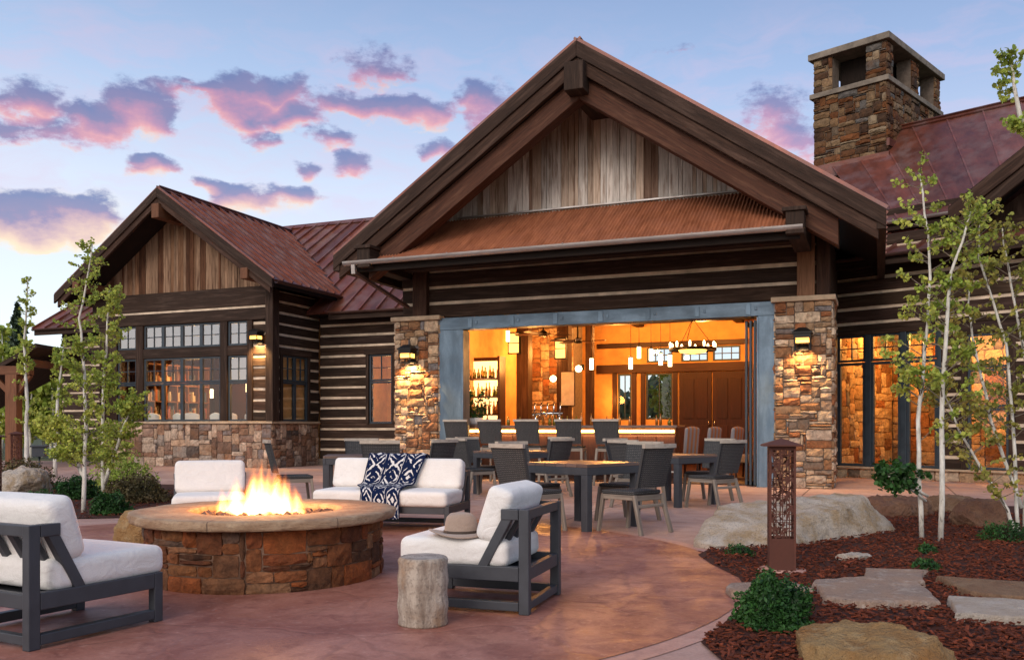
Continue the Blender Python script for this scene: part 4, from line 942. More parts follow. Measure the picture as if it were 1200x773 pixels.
def lounge(name, label, cat, loc, f, width, nc):
    rz = math.atan2(-f[0], f[1]); t = thing(name, label, cat, (*loc, 0.008), rz); hw = width / 2
    for sg in (-1, 1):
        mb = MB(); x0, x1 = sorted((sg * hw, sg * (hw - .055)))
        mb.box(x0, x1, -.42, -.355, 0, .64, col=(1, 1, 1)); mb.box(x0, x1, .36, .42, 0, .29, col=(1, 1, 1))
        mb.box(x0, x1, -.354, .359, .02, .075, col=(1, 1, 1)); mb.box(x0, x1, -.354, .359, .20, .289, col=(1, 1, 1))
        mb.beam(((x0 + x1) / 2 - sg * .003, -.30, .625), ((x0 + x1) / 2 - sg * .003, -.10, .25), .05, .06, col=(1, 1, 1))
        mb.box(x0, x1, -.353, -.24, .575, .64, col=(1, 1, 1))
        mb.build('side_frame', 'graymetal', t, bevel=.005)
    mb = MB(); mb.box(-hw + .056, hw - .056, -.415, -.36, .58, .638, col=(1, 1, 1)); mb.box(-hw + .056, hw - .056, .365, .415, .20, .285, col=(1, 1, 1)); mb.box(-hw + .056, hw - .056, -.41, -.365, .205, .285, col=(1, 1, 1)); mb.box(-hw + .056, hw - .056, -.41, -.365, .022, .073, col=(1, 1, 1))
    mb.box(-hw + .056, hw - .056, -.35, .36, .215, .24, col=(.8, .8, .8))
    mb.build('cross_frame', 'graymetal', t, bevel=.005)
    ns = max(3, round(width / .2)); mb = MB()
    for k in range(ns):
        x = -hw + .056 + (width - .112) * (k + .5) / ns
        mb.beam((x, -.335, .60), (x, -.13, .245), .05, .03, col=(1, 1, 1))
    mb.build('back_slats', 'graymetal', t, bevel=.004)
    cw = (width - .02) / nc
    for k in range(nc):
        xc = -width / 2 + .01 + cw * (k + .5)
        mb = MB(); rbox(mb, (xc, .09, .36), ((1, 0, 0), (0, 1, 0), (0, 0, 1)), (cw / 2 - .006, .365, .085), .05, (0, .01, .10)); weld(mb.build('seat_cushion', 'cushion', t))
        mb = MB(); th = rad(17); n_ = Vector((0, math.cos(th), math.sin(th))); u_ = Vector((0, -math.sin(th), math.cos(th)))
        rbox(mb, (xc, -.185, .60), ((1, 0, 0), n_, u_), (cw / 2 - .006, .085, .175), .05, (.01, .16, .03)); weld(mb.build('back_cushion', 'cushion', t))
    return t
lounge('lounge_chair', 'armless lounge chair at the lower left corner, white cushions on a charcoal frame', 'lounge chair', (-2.587, 5.093), (.468, .883), .75, 1)
rc = lounge('lounge_chair', 'armless lounge chair holding a felt hat on its white cushion, beside the log stump', 'lounge chair', (-.18, 5.91), (-.949, .315), .75, 1)
lounge('lounge_chair', 'white cushioned lounge chair behind the fire pit, left of the flames', 'lounge chair', (-3.22, 9.55), (.30, -.954), .75, 1)
sf = lounge('sofa', 'white cushioned outdoor sofa with a navy patterned blanket thrown over it', 'sofa', (-1.36, 10.22), (-.23, -.973), 1.6, 2)
# blanket over the sofa (sofa space, then placed in the world)
path = [(-.39, .50), (-.375, .66), (-.345, .76), (-.28, .805), (-.19, .825), (-.115, .79), (-.06, .70), (-.03, .60), (.0, .51), (.06, .478), (.20, .482), (.36, .476), (.45, .45), (.482, .39), (.488, .26), (.492, .13)]
mb = MB(); NX, NS = 44, 90
cum = [0]
for a, b in zip(path, path[1:]): cum.append(cum[-1] + math.dist(a, b))
def along(s):
    for i in range(len(path) - 1):
        if s <= cum[i + 1] + 1e-9:
            f = (s - cum[i]) / (cum[i + 1] - cum[i]); return path[i][0] + (path[i + 1][0] - path[i][0]) * f, path[i][1] + (path[i + 1][1] - path[i][1]) * f
    return path[-1]
pts = []
Lb = cum[-1]
for j in range(NS + 1):
    s_ = Lb * j / NS
    y0, z0 = along(max(0, s_ - .03)); y1, z1 = along(min(Lb, s_ + .03)); y, z = [(a + b + c) / 3 for a, b, c in zip(along(s_), (y0, z0), (y1, z1))]
    for i in range(NX + 1):
        fx = i / NX; g = j / NS
        sh_ = min(1, max(0, (g - .62) / .2)); x = (.33 - fx * .66) * (1 - .36 * sh_) + .05 * math.sin(min(1, max(0, (g - .35) / .4)) * 3.14) - .04 * sh_ + .02 * math.sin(9 * g + fx * 2)
        wv_ = .016 * mnoise.noise(Vector((x * 5, s_ * 4, 2))) + .012 * math.sin(fx * 21 + g * 5) * (.5 + .5 * math.sin(g * 6))
        pts.append((x, y + wv_ * (1 if z < .46 or y < -.15 else .2) + .004, z + abs(wv_) * .9))
b0 = mb.add(pts)
for j in range(NS):
    for i in range(NX):
        a = b0 + j * (NX + 1) + i
        mb.face((a, a + NX + 1, a + NX + 2, a + 1), [(i / NX, j / NS * 2), (i / NX, (j + 1) / NS * 2), ((i + 1) / NX, (j + 1) / NS * 2), ((i + 1) / NX, j / NS * 2)], (1, 1, 1), True)
m, n, b = newmat('ikat_blanket'); uv = n.n('UVMap', uv_map='UVMap').outputs[0]
nz = n.n('TexNoise'); n.set(nz.inputs['Vector'], n.scale(uv, (1, 1, 1))); nz.inputs['Scale'].default_value = 16; nz.inputs['Detail'].default_value = 3
uw = n.vm('ADD', uv, n.vm('MULTIPLY', n.vm('SUBTRACT', nz.outputs[1], (.5, .5, .5)), (.035, .06, 0)))
q = n.n('SeparateXYZ', i_0=uw).outputs
cx = n.m('MULTIPLY', n.m('ABSOLUTE', n.m('SUBTRACT', n.m('FRACT', n.m('MULTIPLY', q[0], 3.0)), .5)), 2.0)
cy = n.m('MULTIPLY', n.m('ABSOLUTE', n.m('SUBTRACT', n.m('FRACT', n.m('MULTIPLY', q[1], 2.6)), .5)), 2.0)
s1 = n.m('SINE', n.m('MULTIPLY', n.m('ADD', n.m('MULTIPLY', cx, .75), cy), 13.0))
blot = n.noise(n.scale(uw, (1, .8, 1)), 9, 2)
wm = n.m('MULTIPLY', n.mapr(n.m('ADD', s1, n.m('MULTIPLY', n.m('SUBTRACT', blot, .5), 5.0)), .55, .68), n.mapr(cx, .80, .72))
edge = n.mapr(n.m('ABSOLUTE', n.m('SUBTRACT', cx, .84)), .035, .02)
wm = n.m('MAXIMUM', wm, n.m('MULTIPLY', edge, n.mapr(blot, .46, .5)))
n.set(b.inputs['Base Color'], n.mix(wm, (.006, .013, .048, 1), (.66, .65, .64, 1))); b.inputs['Roughness'].default_value = .95; b.inputs['Specular IOR Level'].default_value = .1
bump(n, b, n.noise(uv, 260, 2), .3, .004)
bl = mb.build('throw_blanket', m, None, None, sf.location, sf.rotation_euler.z); so = bl.modifiers.new('solid', 'SOLIDIFY'); so.thickness = .012; so.offset = 1
tag(bl, 'navy and white patterned throw blanket draped over the middle of the sofa', 'blanket')
# hat
hat = thing('felt_hat', 'beige felt hat with a dark band lying on the lounge chair cushion', 'hat', (-.325, 5.735, .466), rad(100)); hat.scale = (1.08, 1.08, 1.08)
mb = MB()
def brim(p, a):
    r = math.hypot(p.x, p.y); e = max(0, r - .09) / .09
    return Vector((p.x * 1.0, p.y * 1.12, p.z + e * e * .022 * math.cos(2 * a) * -1 + .004))
mb.lathe([(.085, .0), (.12, .0), (.15, .002), (.172, .006), (.172, .011), (.15, .008), (.12, .006), (.085, .006)], 48, fn=brim, close=True)
mb.build('brim', fabric('hat_felt', (.36, .27, .215, 1), 200), hat)
mb = MB()
def crown(p, a):
    k = 1 - .10 * max(0, math.cos(a - math.pi)) ** 2 * (p.z / .12); d = -.022 * math.exp(-((p.x * k) / .025) ** 2) * (p.z / .125) ** 4
    return Vector((p.x * k, p.y * 1.12 * k, p.z + d))
mb.lathe([(.091, .003), (.089, .03), (.085, .07), (.078, .105), (.066, .122), (.045, .128), (.02, .126), (.001, .125)], 48, fn=crown); mb.build('crown', bpy.data.materials['hat_felt'], hat)
mb = MB(); mb.lathe([(.094, .004), (.0935, .024), (.0915, .0245), (.0915, .004)], 48, fn=lambda p, a: Vector((p.x, p.y * 1.12, p.z)), close=True); mb.build('hat_band', flat('hat_ribbon', (.06, .04, .03, 1), .7), hat)
# stump
m, n, b = newmat('stump_bark'); p = n.n('TexCoord').outputs['Object']
a1 = n.noise(n.scale(p, (1, 1, .25)), 14, 7, .65); a2 = n.noise(p, 5, 5); a3 = n.noise(p, 48, 4, .6)
c = n.mix(n.mapr(a1, .35, .62), (.20, .15, .115, 1), (.46, .39, .32, 1)); c = n.mix(n.mapr(a2, .5, .68, 0, .7), c, (.30, .17, .085, 1)); c = n.mix(n.mapr(a3, .5, .7, 0, .6), c, (.10, .08, .065, 1))
n.set(b.inputs['Base Color'], c); b.inputs['Roughness'].default_value = .9; bump(n, b, n.m('ADD', a1, n.m('MULTIPLY', a3, .4)), .8, .02); MAT['stump'] = m
m, n, b = newmat('stump_top'); p = n.n('TexCoord').outputs['Object']
pr = n.vm('ADD', n.vm('MULTIPLY', p, (1, 1, 0)), n.vm('MULTIPLY', n.vm('SUBTRACT', n.n('TexNoise', i_Scale=6.0).outputs[1], (.5, .5, .5)), (.04, .04, 0)))
rg = n.m('SINE', n.m('MULTIPLY', n.vm('LENGTH', pr), 420.0)); nn_ = n.noise(p, 12, 6)
n.set(b.inputs['Base Color'], n.mix(n.mapr(n.m('ADD', n.m('MULTIPLY', rg, .12), nn_), .3, .7), (.18, .155, .135, 1), (.42, .38, .34, 1))); b.inputs['Roughness'].default_value = .85; bump(n, b, nn_, .4); MAT['stumptop'] = m
st = thing('log_stump', 'upright grey log stump used as a side table beside the chair with the hat', 'stump', (-.515, 5.215, .008), .4)
wb = lambda p, a: Vector((p.x * (1 + .05 * mnoise.noise(Vector((math.cos(a) * 1.5, math.sin(a) * 1.5, p.z * 1.5))) + .018 * mnoise.noise(Vector((math.cos(a) * 7, math.sin(a) * 7, p.z * 3)))), p.y * (1 + .05 * mnoise.noise(Vector((math.cos(a) * 1.5, math.sin(a) * 1.5, p.z * 1.5))) + .018 * mnoise.noise(Vector((math.cos(a) * 7, math.sin(a) * 7, p.z * 3)))), p.z))
mb = MB(); mb.lathe([(.10, 0), (.143, 0), (.146, .01)] + [(.146 - .004 * math.sin(i), .01 + .36 * i / 16) for i in range(1, 17)] + [(.140, .385), (.130, .390)], 72, fn=wb); mb.build('bark', 'stump', st)
mb = MB(); mb.lathe([(.131, .389), (.09, .391), (.04, .390), (.001, .391)], 72, fn=wb); mb.build('cut_top', 'stumptop', st)

# ------------------------------------------------------------------ dining furniture
def woven_seat(name, label, cat, sh, bh):
    t = thing(name, label, cat); g = 'teak'
    lean = .13 * (bh - sh) / .5
    mb = MB(); mb.box(-.235, .235, -.215, .24, sh - .03, sh + .012, col=(1, 1, 1)); mb.build('seat', 'weave', t, bevel=.012)
    mb = MB()
    mb.box(-.25, -.215, -.2, .2, sh - .085, sh - .032); mb.box(.215, .25, -.2, .2, sh - .085, sh - .032); mb.box(-.214, .214, .19, .225, sh - .085, sh - .032); mb.box(-.214, .214, -.235, -.2, sh - .095, sh - .035)
    if sh > .6: mb.box(-.23, .23, .215, .24, .27, .31); mb.box(-.24, .24, -.29, -.265, .27, .31)
    else: mb.beam((-.222, -.25, .30), (.222, -.25, .30), .03, .035)
    mb.build('seat_rail', g, t, bevel=.005)
    for sx in (-1, 1):
        mb = MB(); mb.beam((sx * .255, .262, 0), (sx * .228, .212, sh - .03), .038, .045, (1, 0, 0)); mb.build('leg', g, t, bevel=.006)
        mb = MB(); mb.beam((sx * .262, -.335, 0), (sx * .237, -.218, sh - .03), .038, .048, (1, 0, 0)); mb.build('leg', g, t, bevel=.006)
    # curved woven back
    mb = MB(); N, H = 12, 16; F = []
    for side_ in (0, 1):
        P = []
        for j in range(H + 1):
            z = sh + .05 + (bh - .035 - sh - .05) * j / H; f = (z - sh) / (bh - sh)
            for i in range(N + 1):
                a = -1 + 2 * i / N; x = a * (.235 + .03 * f); y = -.222 - lean * f - .035 * (1 - a * a) - (.03 if side_ else 0)
                P.append((x, y, z))
        F.append(mb.add(P))
    w1 = N + 1
    for side_, b0 in enumerate(F):
        for j in range(H):
            for i in range(N):
                q = (b0 + j * w1 + i, b0 + j * w1 + i + 1, b0 + (j + 1) * w1 + i + 1, b0 + (j + 1) * w1 + i); uv = [(i / N * .5, j / H * .5), ((i + 1) / N * .5, j / H * .5), ((i + 1) / N * .5, (j + 1) / H * .5), (i / N * .5, (j + 1) / H * .5)]
                if side_: mb.face(q, uv, (1, 1, 1), True)
                else: mb.face(q[::-1], uv[::-1], (1, 1, 1), True)
    for j in range(H):
        for i, s_ in ((0, 1), (N, -1)):
            q = (F[0] + j * w1 + i, F[0] + (j + 1) * w1 + i, F[1] + (j + 1) * w1 + i, F[1] + j * w1 + i); mb.face(q if s_ > 0 else q[::-1])
    mb.build('backrest', 'weave', t)
    mb = MB()
    for i in range(N):
        a, b = -1 + 2 * i / N, -1 + 2 * (i + 1) / N; k = .27
        mb.beam((a * k, -.237 - lean - .035 * (1 - a * a), bh - .018), (b * k, -.237 - lean - .035 * (1 - b * b), bh - .018), .05, .045, col=(1.1, 1.1, 1.1))
    mb.build('top_rail', 'rail', t)
    return t
chair0 = woven_seat('dining_chair', 'x', 'chair', .45, .965); stool0 = woven_seat('bar_stool', 'x', 'bar stool', .76, 1.30)
used = {}
def place(src, x, y, f, label, group, z=.0):
    rz = math.atan2(-f[0], f[1])
    if src.name not in used: used[src.name] = 1; src.location = (x, y, z); src.rotation_euler = (0, 0, rz); src['label'] = label; src['group'] = group; return src
    return copy_thing(src, (x, y, z), rz, label, group)
def dtable(label, x, y, rz, src=None):
    g = 'square dining tables on the patio'
    if src: return copy_thing(src, (x, y, 0), rz, label, g)
    t = thing('dining_table', label, 'table', (x, y, 0), rz, g); h = .475
    mb = MB()
    for k in range(6): mb.box(-h + .004, h - .004, -h + .004 + k * .158, -h + k * .158 + .155, .705, .742, 'x')
    mb.build('tabletop', 'tabletop', t, bevel=.004)
    mb = MB()
    for s_ in (-1, 1):
        a, b = sorted((s_ * h, s_ * (h - .04))); mb.box(a, b, -h, h, .62, .703, col=(1, 1, 1)); mb.box(-h + .041, h - .041, a, b, .62, .703, col=(1, 1, 1))
    mb.build('apron', 'graymetal', t, bevel=.005)
    for sx in (-1, 1):
        for sy in (-1, 1):
            mb = MB(); mb.box(*sorted((sx * (h - .001), sx * (h - .09))), *sorted((sy * (h - .001), sy * (h - .09))), 0, .619, col=(1, 1, 1)); mb.build('leg', 'graymetal', t, bevel=.005)
    return t
R2 = .7071
TA, TB, TC, TD = (.82, 10.4), (2.40, 13.4), (.0, 15.4), (-2.25, 13.1)
t0 = dtable('nearest square dining table, its near leg in full view right of the sofa', *TA, rad(44.6))
dtable('square dining table at the right, next to the folded glass door', *TB, rad(42), t0)
dtable('square dining table in front of the middle of the bar', *TC, rad(44), t0)
dtable('grey square dining table standing behind the sofa on the left', *TD, rad(8), t0)
G = 'woven dining chairs around the patio tables'
def around(T, offs):
    for (dx, dy, fx, fy, label) in offs: place(chair0, T[0] + dx, T[1] + dy, (fx, fy), label, G)
around(TA, [(.50, -.54, -.69, .72, 'woven dining chair with its back to us at the nearest table, legs in full view'),
            (-.60, -.50, .74, .67, 'woven dining chair at the nearest table, half hidden behind the chair with the hat'),
            (.58, .62, -.72, -.69, 'woven dining chair on the far right side of the nearest table'),
            (-.56, .62, .7, -.71, 'woven dining chair on the far left side of the nearest table')])
around(TB, [(.46, -.60, -.62, .78, 'woven dining chair with its back to us at the table by the folded glass door'),
            (-.56, -.52, .74, .67, 'woven dining chair on the near left of the table by the folded glass door'),
            (.62, .54, -.72, -.69, 'woven dining chair on the far right of the table by the folded glass door'),
            (-.5, .66, .65, -.75, 'woven dining chair on the far left of the table by the folded glass door')])
around(TC, [(.56, -.56, -.7, .71, 'woven dining chair with its back to us at the table in front of the bar'),
            (-.62, -.5, .78, .62, 'woven dining chair on the near left of the table in front of the bar'),
            (.6, .58, -.7, -.71, 'woven dining chair on the far right of the table in front of the bar'),
            (-.55, .6, .7, -.71, 'woven dining chair on the far left of the table in front of the bar')])
around(TD, [(-.88, -.25, .93, .37, 'woven dining chair seen side on, left end of the grey table behind the sofa'),
            (-.10, .85, .15, -1, 'woven dining chair facing us across the grey table behind the sofa'),
            (.52, -.72, .1, 1, 'woven dining chair with its back to us, just above the sofa blanket'),
            (.98, .10, -.80, .60, 'woven dining chair at the right end of the grey table behind the sofa')])
sl = ['bar stool at the left end of the bar, below the potted plant', 'second bar stool from the left end of the bar', 'middle bar stool, below the beer taps', 'second bar stool from the right end of the bar', 'bar stool at the right end of the row along the bar']
for k, u in enumerate((-6.88, -6.09, -5.27, -4.43, -3.59)):
    q = W(u, -.42); a = rad(90) + MROT + rng.uniform(-.12, .12); place(stool0, q.x, q.y, (math.cos(a), math.sin(a)), sl[k], 'bar stools along the bar')
# ------------------------------------------------------------------ bar and things inside
bar = thing('bar_counter', 'long bar counter across the opening with a glowing strip under its top', 'bar', W(-5.0, .95), MROT)
mb = MB(); mb.box(-2.55, 2.5, -.42, .4, 1.135, 1.185); mb.build('top', 'tabletop', bar, bevel=.006)
mb = MB(); mb.box(-2.45, 2.4, -.08, .3, .02, 1.13)
for k in range(12): mb.box(-2.44 + k * .404, -2.44 + k * .404 + .39, -.115, -.082, .12, .96)
mb.build('front_panel', 'darkdoor', bar, bevel=.006)
mb = MB(); mb.box(-2.42, 2.38, -.13, -.085, 1.03, 1.085); mb.build('light_strip', 'led', bar)
mb = MB(); mb.box(-2.5, 2.45, -.30, -.25, .2, .24); mb.build('foot_rail', 'chrome', bar, bevel=.01)
led = bpy.data.lights.new('bar_strip', 'AREA'); led.shape = 'RECTANGLE'; led.size = 4.8; led.size_y = .06; led.energy = 70; led.color = (1, .62, .24)
lo = bpy.data.objects.new('bar_strip', led); COL.objects.link(lo); lo.parent = bar; lo.location = (0, -.2, 1.08); lo.rotation_euler = (rad(35), 0, 0)
taps = thing('beer_tap_tower', 'chrome beer tap tower with upright handles on the bar', 'beer taps', W(-5.45, .95, 1.187), MROT)
mb = MB(); mb.tube([(-.28, 0, 0), (-.28, 0, .24)], .03, 10); mb.tube([(.28, 0, 0), (.28, 0, .24)], .03, 10); mb.tube([(-.36, 0, .26), (.36, 0, .26)], .035, 10); mb.build('tower', 'chrome', taps)
for x in (-.3, -.15, 0, .15, .3):
    mb = MB(); mb.tube([(x, -.03, .26), (x, -.10, .25), (x, -.11, .18)], .012, 6); mb.tube([(x, -.03, .29), (x, -.02, .36), (x, -.01, .50)], [.012, .016, .022], 8); mb.build('tap', 'chrome', taps)
pl = thing('potted_plant', 'leafy plant in a white bowl on the left end of the bar', 'potted plant', W(-7.18, .85, 1.187), 0)
mb = MB(); mb.lathe([(.001, 0), (.13, 0), (.19, .06), (.2, .17), (.185, .17), (.17, .07), (.001, .05)], 32); mb.build('bowl', 'white', pl)
def leaf(mb, p, r_, nrm, col, k=6, asp=1.0):
    a = nrm.orthogonal().normalized(); b = nrm.cross(a).normalized(); th = rng.uniform(0, 6.28); a, b = a * math.cos(th) + b * math.sin(th), b * math.cos(th) - a * math.sin(th)
    i = mb.add([p + a * (r_ * math.cos(2 * math.pi * q / k)) + b * (r_ * asp * math.sin(2 * math.pi * q / k)) + nrm * (.12 * r_ * (1 if q % 2 else -1)) for q in range(k)]); mb.face(range(i, i + k), None, col)
def rdir(zmin=-1.0):
    while True:
        d = Vector((rng.gauss(0, 1), rng.gauss(0, 1), rng.gauss(0, 1)))
        if d.length > .1:
            d.normalize()
            if d.z >= zmin: return d
mb = MB(); sb = MB()
for _ in range(26):
    a = rng.uniform(0, 6.28); sp = rng.uniform(.05, .38); hh = rng.uniform(.25, .78); e = Vector((math.cos(a) * sp, math.sin(a) * sp, hh)); sb.tube([(0, 0, .1), e * .55 + Vector((0, 0, .05)), e], [.006, .005, .003], 5)
    for _ in range(14):
        f = rng.uniform(.35, 1.05); k = rng.uniform(.5, 1.5); leaf(mb, e * f + rdir() * .06, rng.uniform(.02, .04), rdir(), (k, k, k))
mb.build('foliage', 'shrub_leaf', pl); sb.build('stems', 'darkbark', pl)
# back bar with bottles
bb = thing('bottle_shelf', 'tall lit shelf full of bottles at the left side of the room', 'shelf', W(-7.98, 3.2, .03), MROT)
mb = MB(); mb.box(-.5, -.44, -.2, .2, 0, 2.9); mb.box(.44, .5, -.2, .2, 0, 2.9); mb.box(-.439, .439, .16, .2, 0, 2.9); mb.build('frame', 'darkdoor', bb, bevel=.006)
zs = (1.0, 1.45, 1.9, 2.35)
for z in zs:
    mb = MB(); mb.box(-.438, .438, -.2, .158, z - .04, z); mb.build('shelf', 'darkdoor', bb)
mb = MB(); mb.box(-.437, .437, .140, .158, .99, 2.8); mb.build('lit_back', emit('lit_panel', (1, .58, .22, 1), 2.6), bb)
def bottle(h, r_):
    mb = MB(); k = rng.choice(((1, .8, .5), (1.6, 1.2, .7), (.5, .3, .15), (2, 1.8, 1.5), (.6, .9, .4))); mb.lathe([(.001, 0), (r_, 0), (r_, h * .55), (r_ * .4, h * .72), (r_ * .35, h), (.001, h)], 12, col=k); return mb.build('bottle', 'bottle')
protos = [bottle(.32, .042), bottle(.28, .05), bottle(.34, .036), bottle(.25, .045)]; first = set()
for si, z in enumerate(zs):
    for k in range(8):
        i = rng.randrange(4); src = protos[i]
        if i in first: o = src.copy(); COL.objects.link(o)
        else: first.add(i); o = src
        q = W(-7.98, 3.2) ; d = Vector((math.cos(MROT), math.sin(MROT), 0)); e = Vector((-d.y, d.x, 0)); q = q + d * (-.38 + k * .108) - e * rng.uniform(.0, .08)
        o.location = (q.x, q.y, z + .032)
        tag(o, 'bottle on the %s shelf of the lit bottle shelf' % ('lowest', 'second', 'third', 'topmost')[si], 'bottle', 'bottles on the %s shelf' % ('lowest', 'second', 'third', 'topmost')[si])
for p in protos:
    if p.name not in [protos[i].name for i in first]: bpy.data.objects.remove(p)
point('shelf_lamp', (0, -.45, 2.2), 30, (1, .62, .28), .05, bb)
pend = [(-7.67, 4, 3.34, 'pendant lamp hanging alone at the far left of the room, above the bottle shelf'), (-5.39, 4, 2.55, 'pendant lamp hanging alone left of the group of pendants'), (-4.38, 4, 2.54, 'lowest left pendant lamp of the group near the far windows'), (-4.17, 4, 2.80, 'second pendant lamp from the left in the group near the far windows'), (-3.87, 4, 2.74, 'middle pendant lamp of the group near the far windows'), (-3.63, 4, 2.62, 'second pendant lamp from the right in the group near the far windows'), (-3.40, 4, 2.58, 'rightmost pendant lamp of the group near the far windows')]
pr = None
for (u, v, z, lab) in pend:
    if pr is None:
        pr = thing('pendant_lamp', lab, 'pendant lamp', W(u, v, z), 0, 'pendant lamps inside the hall')
        mb = MB(); mb.lathe([(.001, .04), (.048, .04), (.048, .32), (.001, .32)], 20); mb.build('glass_shade', 'warmglow', pr)
        mb = MB(); mb.tube([(0, 0, .32), (0, 0, 1.2)], .006, 6); mb.lathe([(.001, .36), (.03, .36), (.065, .322), (.001, .322)], 20); mb.build('cord', 'black', pr)
    else: copy_thing(pr, W(u, v, z), 0, lab)
cl = thing('chandelier', 'wide ring chandelier with glowing candles above the far windows', 'chandelier', W(-2.85, 4, 3.0), 0)
mb = MB(); mb.lathe([(.52, -.02), (.56, -.02), (.56, .05), (.52, .05)], 48, close=True)
for k in range(3): a = k * 2.094; mb.tube([(.54 * math.cos(a), .54 * math.sin(a), .04), (0, 0, .75)], .008, 6)
mb.tube([(0, 0, .74), (0, 0, 1.5)], .012, 6); mb.build('ring', 'black', cl)
for k in range(10):
    a = k * .628; mb = MB(); mb.tube([(.54 * math.cos(a), .54 * math.sin(a), .05), (.54 * math.cos(a), .54 * math.sin(a), .15), (.54 * math.cos(a), .54 * math.sin(a), .19)], [.022, .03, .008], 8); mb.build('bulb', 'warmglow', cl)
mb = MB(); mb.lathe([(.001, -.10), (.3, -.06), (.34, 0), (.001, .0)], 32); mb.build('bowl_shade', emit('amber_glow', (1, .48, .10, 1), 3.5), cl)
def fan(u, v, z, rz, lab, src=None):
    if src: return copy_thing(src, W(u, v, z), rz, lab)
    t = thing('ceiling_fan', lab, 'ceiling fan', W(u, v, z), rz, 'ceiling fans in the hall')
    mb = MB(); mb.lathe([(.001, -.06), (.10, -.05), (.12, .03), (.04, .09), (.018, .10), (.018, 1.0), (.001, 1.0)], 20); mb.build('motor', 'black', t)
    for k in range(5):
        a = k * 1.2566; d = Vector((math.cos(a), math.sin(a), 0)); s_ = Vector((-d.y, d.x, .18)).normalized(); mb = MB(); mb.obox(d * .42, (d, s_, d.cross(s_)), (.32, .075, .006), (1, 1, 1)); mb.build('blade', 'darkdoor', t)
    return t
f0 = fan(-6.5, 3.5, 3.48, .3, 'dark ceiling fan at the left of the hall, nearer of the two'); fan(-5.95, 4.6, 3.38, .9, 'dark ceiling fan farther back, right of the other fan', f0)
pc = thing('framed_picture', 'pale picture in a frame standing by the timber column in the hall', 'picture', W(-6.62, 5.78, 1.72), MROT)
mb = MB(); mb.box(-.21, .21, -.02, .02, 0, .96); mb.build('frame', 'darkdoor', pc, bevel=.005)
mb = MB(); mb.box(-.185, .185, -.026, -.021, .025, .935); mb.build('sheet', flat('pale_print', (.70, .62, .55, 1), .6, 0, .25, 4, 0), pc)
for (u, v, z, lab) in ((-7.78, 4.8, 3.15, 'square glowing sconce high on the left timber column in the hall'), (-6.8, 5.78, 3.05, 'square glowing sconce on the timber column above the pale picture')):
    t = thing('column_sconce', lab, 'sconce', W(u, v, z), MROT, 'sconces on the hall columns')
    mb = MB(); mb.box(-.15, .15, -.12, .0, 0, .5); mb.build('mica_shade', 'warmglow' if False else emit('mica_glow', (1, .5, .14, 1), 2.2), t)
    mb = MB()
    for x in (-.165, .145): mb.box(x, x + .02, -.13, -.005, -.02, .52, col=(1, 1, 1))
    mb.box(-.17, .17, -.14, -.003, -.04, -.021, col=(1, 1, 1)); mb.box(-.17, .17, -.14, -.003, .521, .545, col=(1, 1, 1)); mb.box(-.144, .144, -.13, -.121, .24, .26, col=(1, 1, 1)); mb.build('frame', 'black', t)
for (u, v, z, lab) in ((-7.45, 6.9, 2.55, 'small round glowing lamp on the stone hearth, left one'), (-6.35, 5.9, 2.75, 'small round glowing lamp to the right of the pale picture')):
    t = thing('globe_lamp', lab, 'wall lamp', W(u, v, z), MROT, 'round lamps deep in the hall')
    mb = MB(); mb.lathe([(.001, -.1), (.07, -.07), (.1, 0), (.07, .07), (.001, .1)], 20); mb.build('globe', 'warmglow', t)
    mb = MB(); mb.tube([(0, .09, 0), (0, .32, .06)], .015, 6); mb.box(-.05, .05, .32, .35, -.02, .14); mb.build('bracket', 'black', t)
barware = []
for k in range(22):
    src = protos[sorted(first)[k % len(first)]]; o = src.copy(); COL.objects.link(o); o.location = W(-7.0 + rng.uniform(0, 4.3), 1.0 + rng.uniform(-.02, .25), 1.187); o.scale = (.8, .8, rng.uniform(.5, .85))
    tag(o, 'small bottle or glass standing on the bar counter', 'bottle', 'bottles and glasses on the bar counter')
# striped tub chairs inside, at the right end of the bar
sc0 = None
m, n, b = newmat('stripe_cloth'); q = n.n('SeparateXYZ', i_0=n.n('TexCoord').outputs['Object']).outputs
n.set(b.inputs['Base Color'], n.mix(n.mapr(n.m('FRACT', n.m('MULTIPLY', q[0], 9.0)), .48, .52), (.22, .23, .27, 1), (.30, .15, .07, 1))); b.inputs['Roughness'].default_value = .9; MAT['stripes'] = m
for k, u in enumerate((-2.45, -1.95, -1.45, -.95)):
    lab = ('striped high backed chair nearest the end of the bar', 'second striped high backed chair from the bar', 'third striped high backed chair from the bar', 'striped high backed chair nearest the folded doors')[k]
    if sc0 is None:
        sc0 = thing('tub_chair', lab, 'chair', W(u, 2.6, .025), MROT + .9, 'striped chairs inside by the bar')
        mb = MB(); rbox(mb, (0, 0, .42), ((1, 0, 0), (0, 1, 0), (0, 0, 1)), (.26, .26, .09), .05); mb.build('seat', 'stripes', sc0)
        mb = MB(); rbox(mb, (0, .24, .76), ((1, 0, 0), (0, 1, .12), (0, -.12, 1)), (.20, .05, .34), .04); mb.build('backrest', 'stripes', sc0)
        for sx in (-1, 1):
            for sy in (-1, 1): mb = MB(); mb.beam((sx * .22, sy * .22, 0), (sx * .21, sy * .2, .34), .04, .04); mb.build('leg', 'darkdoor', sc0)
    else: copy_thing(sc0, W(u, 2.6 + .12 * k, .025), MROT + .9 + .1 * k, lab)
